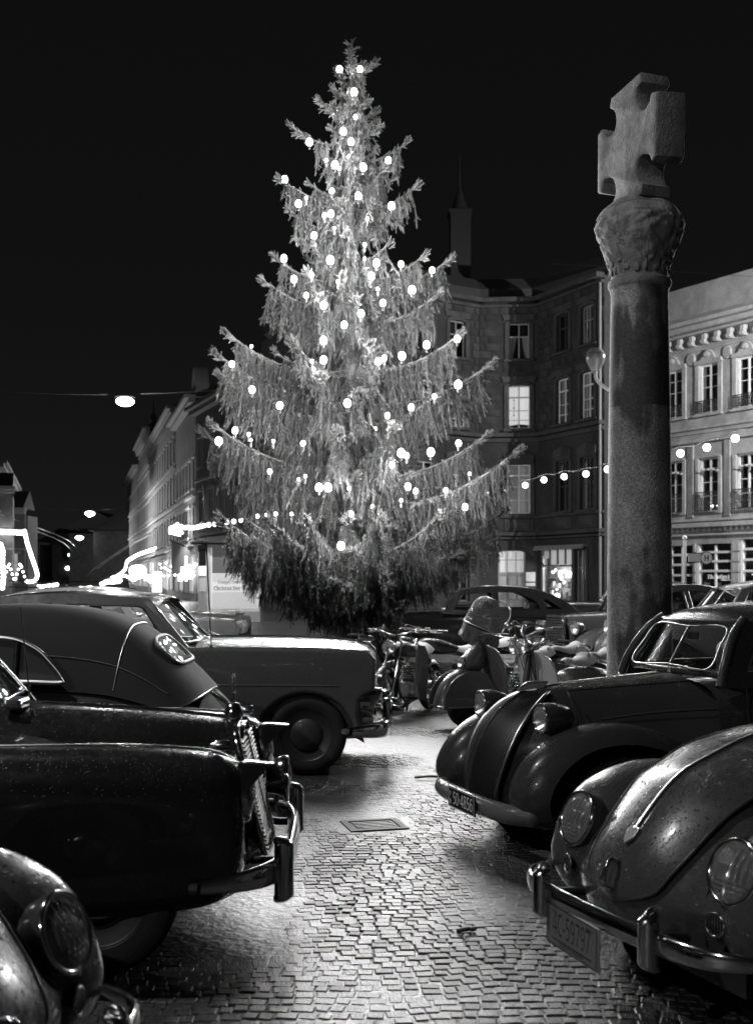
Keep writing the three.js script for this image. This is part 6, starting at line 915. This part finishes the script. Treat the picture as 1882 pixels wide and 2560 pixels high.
function hangingLamp(label, p, r, power, span = 12, seen = true) {
  const c = thing('street_lamp', label, 'street lamp', p, 0, 'street lamps hanging on wires');
  const l = part(c, 'lamp_glass', new THREE.SphereGeometry(r, 24, 14).scale(1.25, 0.62, 1.25), (() => { const m = mat(0.9, 0.4); m.emissive = G(1); m.emissiveIntensity = 9; return m; })());
  part(c, 'lamp_hood', lathe([[0.06, r * 0.95], [r * 0.6, r * 0.8], [r * 1.4, r * 0.62], [r * 1.42, r * 0.56]], 28), M.iron);
  part(c, 'span_wire', tube([[-span, 1.0, -1], [0, r * 0.95, 0], [span, 1.1, 1]], 0.006, 20, 5), M.dark);
  const pl = new THREE.PointLight(G(1), power * LAMP_POWER, 0, 2); pl.position.y = r > 0.18 ? -r * 0.62 - 0.12 : 0; pl.shadow.radius = Math.min(5, r * 18); pl.castShadow = true; c.add(pl);
  return c;
}
hangingLamp('nearest and highest of the three lamps hanging over the street on the left', ad(275, 881, 38), 0.24, 260);
hangingLamp('middle one of the three lamps hanging over the street on the left', ad(198, 1127, 125), 0.42, 700);
hangingLamp('farthest and lowest of the three lamps hanging over the street on the left', ad(175, 1180, 180), 0.5, 700);
hangingLamp('lamp hanging high over the parked cars on the left, outside the picture', V(-6.2, 9.5, -6.4), 0.18, 160);
hangingLamp('lamp hanging in front of the pale town house, outside the picture on the right', V(17.5, 10.5, -35), 0.18, 1250);
hangingLamp('lamp hanging behind the photographer, outside the picture', V(-9, 9.5, 7), 0.18, 150);
{
  const far = [[157, 1218, 230], [150, 1247, 260], [145, 1254, 270], [143, 1264, 280]];
  far.forEach((f, i) => { const p = ad(...f), s = thing('round_lamp', ['highest', 'second', 'third', 'lowest'][i] + ' of four small round lamps at the far end of the street', 'lamp', p); part(s, 'lamp_glass', new THREE.SphereGeometry(0.55, 14, 10).scale(1.2, 0.8, 1.2), bulbMat); part(s, 'lamp_cap', cyl(0.12, 0.3, 0.3, 0, 0.5, 0, 10), M.iron); });
  const gl = thing('globe_lamp', 'big glowing lantern globe on the shop row, left of the booth', 'lamp', ad(303, 1252, 105)); part(gl, 'lamp_glass', lathe([[0.001, -0.62], [0.6, -0.6], [0.72, -0.3], [0.78, 0], [0.6, 0.36], [0.3, 0.48], [0.001, 0.5]], 28), bulbMat); part(gl, 'lamp_arm', rod([0, 0.5, 0], [1.6, 1.2, 0.4], 0.05), M.iron);
  const pl = new THREE.PointLight(G(1), 50, 0, 2); pl.shadow.radius = 5; pl.castShadow = true; pl.position.set(0.2, -0.1, 1.0); gl.add(pl);
  // wires with two strands over the street
  for (const [lab, P] of [['pair of pale wires sagging from the left house to the far lamps', [[0, 1128, 92], [60, 1150, 110], [135, 1178, 150], [155, 1190, 170], [178, 1219, 220], [166, 1243, 260], [156, 1262, 280]]], ['pair of pale wires rising from the far street to the right row of houses', [[200, 1262, 200], [225, 1240, 170], [250, 1222, 150], [300, 1190, 130], [340, 1170, 118]]]]) {
    const c = thing('street_wire', lab, 'overhead wire', ad(...P[0])), O = c.position; for (const k of [0, 1]) part(c, 'wire', tube(P.map((p) => ad(p[0] - k * 12, p[1] + k * 4, p[2]).sub(O)), 0.022, 60, 5), mat(0.3, 0.5));
  }
  // flag-like cloth, neon letters and lit signs on the shop row
  const cl = thing('hanging_banner', 'big pale cloth banner hanging aslant on the street row beside the booth', 'banner', ad(402, 1180, 88)), O = cl.position, q = (x, y, d) => ad(x, y, d).sub(O);
  const a = q(378, 1187, 90), b = q(412, 1197, 86), c0 = q(376, 1258, 90), d0 = q(392, 1260, 86), e0 = q(432, 1208, 84), f0 = q(410, 1255, 85);
  part(cl, 'cloth', join([grid(8, 12, (u, v) => a.clone().lerp(b, u).lerp(c0.clone().lerp(d0, u), v).toArray()), grid(8, 12, (u, v) => b.clone().lerp(e0, u).lerp(d0.clone().lerp(f0, u), v).add(V(0, 0, 0.05)).toArray())]), mat(0.32, 0.9));
  part(cl, 'banner_pole', rod(q(372, 1185, 90), q(434, 1209, 84), 0.06), M.dark);
  const ne = thing('neon_sign', 'white neon letters high on the street row, above the cloth banner', 'neon sign', ad(385, 1158, 86)), tubeM = (p) => tube(p.map(([x, y]) => ad(x, y, 86).sub(ne.position)), 0.085, 20, 6);
  part(ne, 'neon_tube', join([tubeM([[373, 1172], [374, 1160], [379, 1153]]), tubeM([[379, 1153], [380, 1172]]), tubeM([[382, 1153], [383, 1174]]), tubeM([[386, 1153], [385, 1174]]), tubeM([[390, 1147], [391, 1176]]), tubeM([[391, 1148], [384, 1154]]), tubeM([[400, 1152], [396, 1162], [402, 1171]]), tubeM([[395, 1150], [395, 1176]])]), glow(3));
  const nl = new THREE.PointLight(G(1), 30, 0, 2); nl.shadow.radius = 8; nl.position.set(0, 0, 0.8); nl.castShadow = true; ne.add(nl);
  const sg = thing('lit_sign', 'cluster of glowing shop signs low on the street row beside the booth', 'shop sign', ad(408, 1250, 82)), s2 = (x, y, w, h, e) => part(sg, 'sign_panel', rbox(w, h, 0.15, ...ad(x, y, 82).sub(sg.position).toArray(), 0.05), glow(e));
  s2(402, 1258, 0.35, 0.9, 2); s2(409, 1248, 0.18, 1.8, 3); s2(418, 1252, 0.7, 0.6, 4); s2(396, 1268, 0.4, 0.5, 2); s2(428, 1252, 0.35, 0.5, 3); s2(408, 1268, 0.9, 0.18, 2); s2(345, 1277, 0.7, 1.5, 1.5); s2(328, 1268, 0.8, 0.5, 1.2);
  const sl = new THREE.PointLight(G(1), 15, 0, 2); sl.shadow.radius = 8; sl.position.set(0, 0, 1.2); sl.castShadow = true; sg.add(sl);
  // bracket lamp left of the column, unlit
  const br = thing('bracket_lamp', 'unlit glass lantern on a bent arm left of the stone column', 'lamp', ad(1306, 790, 30));
  part(br, 'lamp_glass', lathe([[0.001, -0.3], [0.12, -0.26], [0.24, -0.02], [0.25, 0.12], [0.2, 0.2], [0.001, 0.24]], 24), mat(0.16, 0.3)); part(br, 'lamp_cap', cyl(0.24, 0.14, 0.12, 0, 0.24, 0, 20), mat(0.3, 0.5));
  part(br, 'arm', tube([[0, -0.3, 0], [0.02, -0.5, 0], [0.3, -0.75, 0], [0.75, -1.0, 0], [0.95, -1.3, 0]], 0.045, 24, 8), mat(0.3, 0.5));
  part(br, 'pole', cyl(0.1, 0.07, br.position.y - 1.2, 0.95, -(br.position.y + 1.2) / 2 - 0.0, 0, 14), mat(0.2, 0.5));
  const ra = thing('street_railing', 'dark railing in front of the far street, above the roof of the dark saloon', 'railing', ad(90, 1290, 70)); for (const y of [1274, 1288]) part(ra, 'rail', rod(ad(20, y, 70).sub(ra.position), ad(300, y + 4, 70).sub(ra.position), 0.035), M.dark);
  for (let i = 0; i < 10; i++) part(ra, 'rail_post', rod(ad(30 + i * 28, 1274, 70).sub(ra.position), ad(30 + i * 28, 1330, 70).setY(0).sub(ra.position), 0.03), M.dark);
}
scene.traverse((o) => { if (o.isMesh) { o.castShadow = true; o.receiveShadow = true; } });
renderer.render(scene, camera);
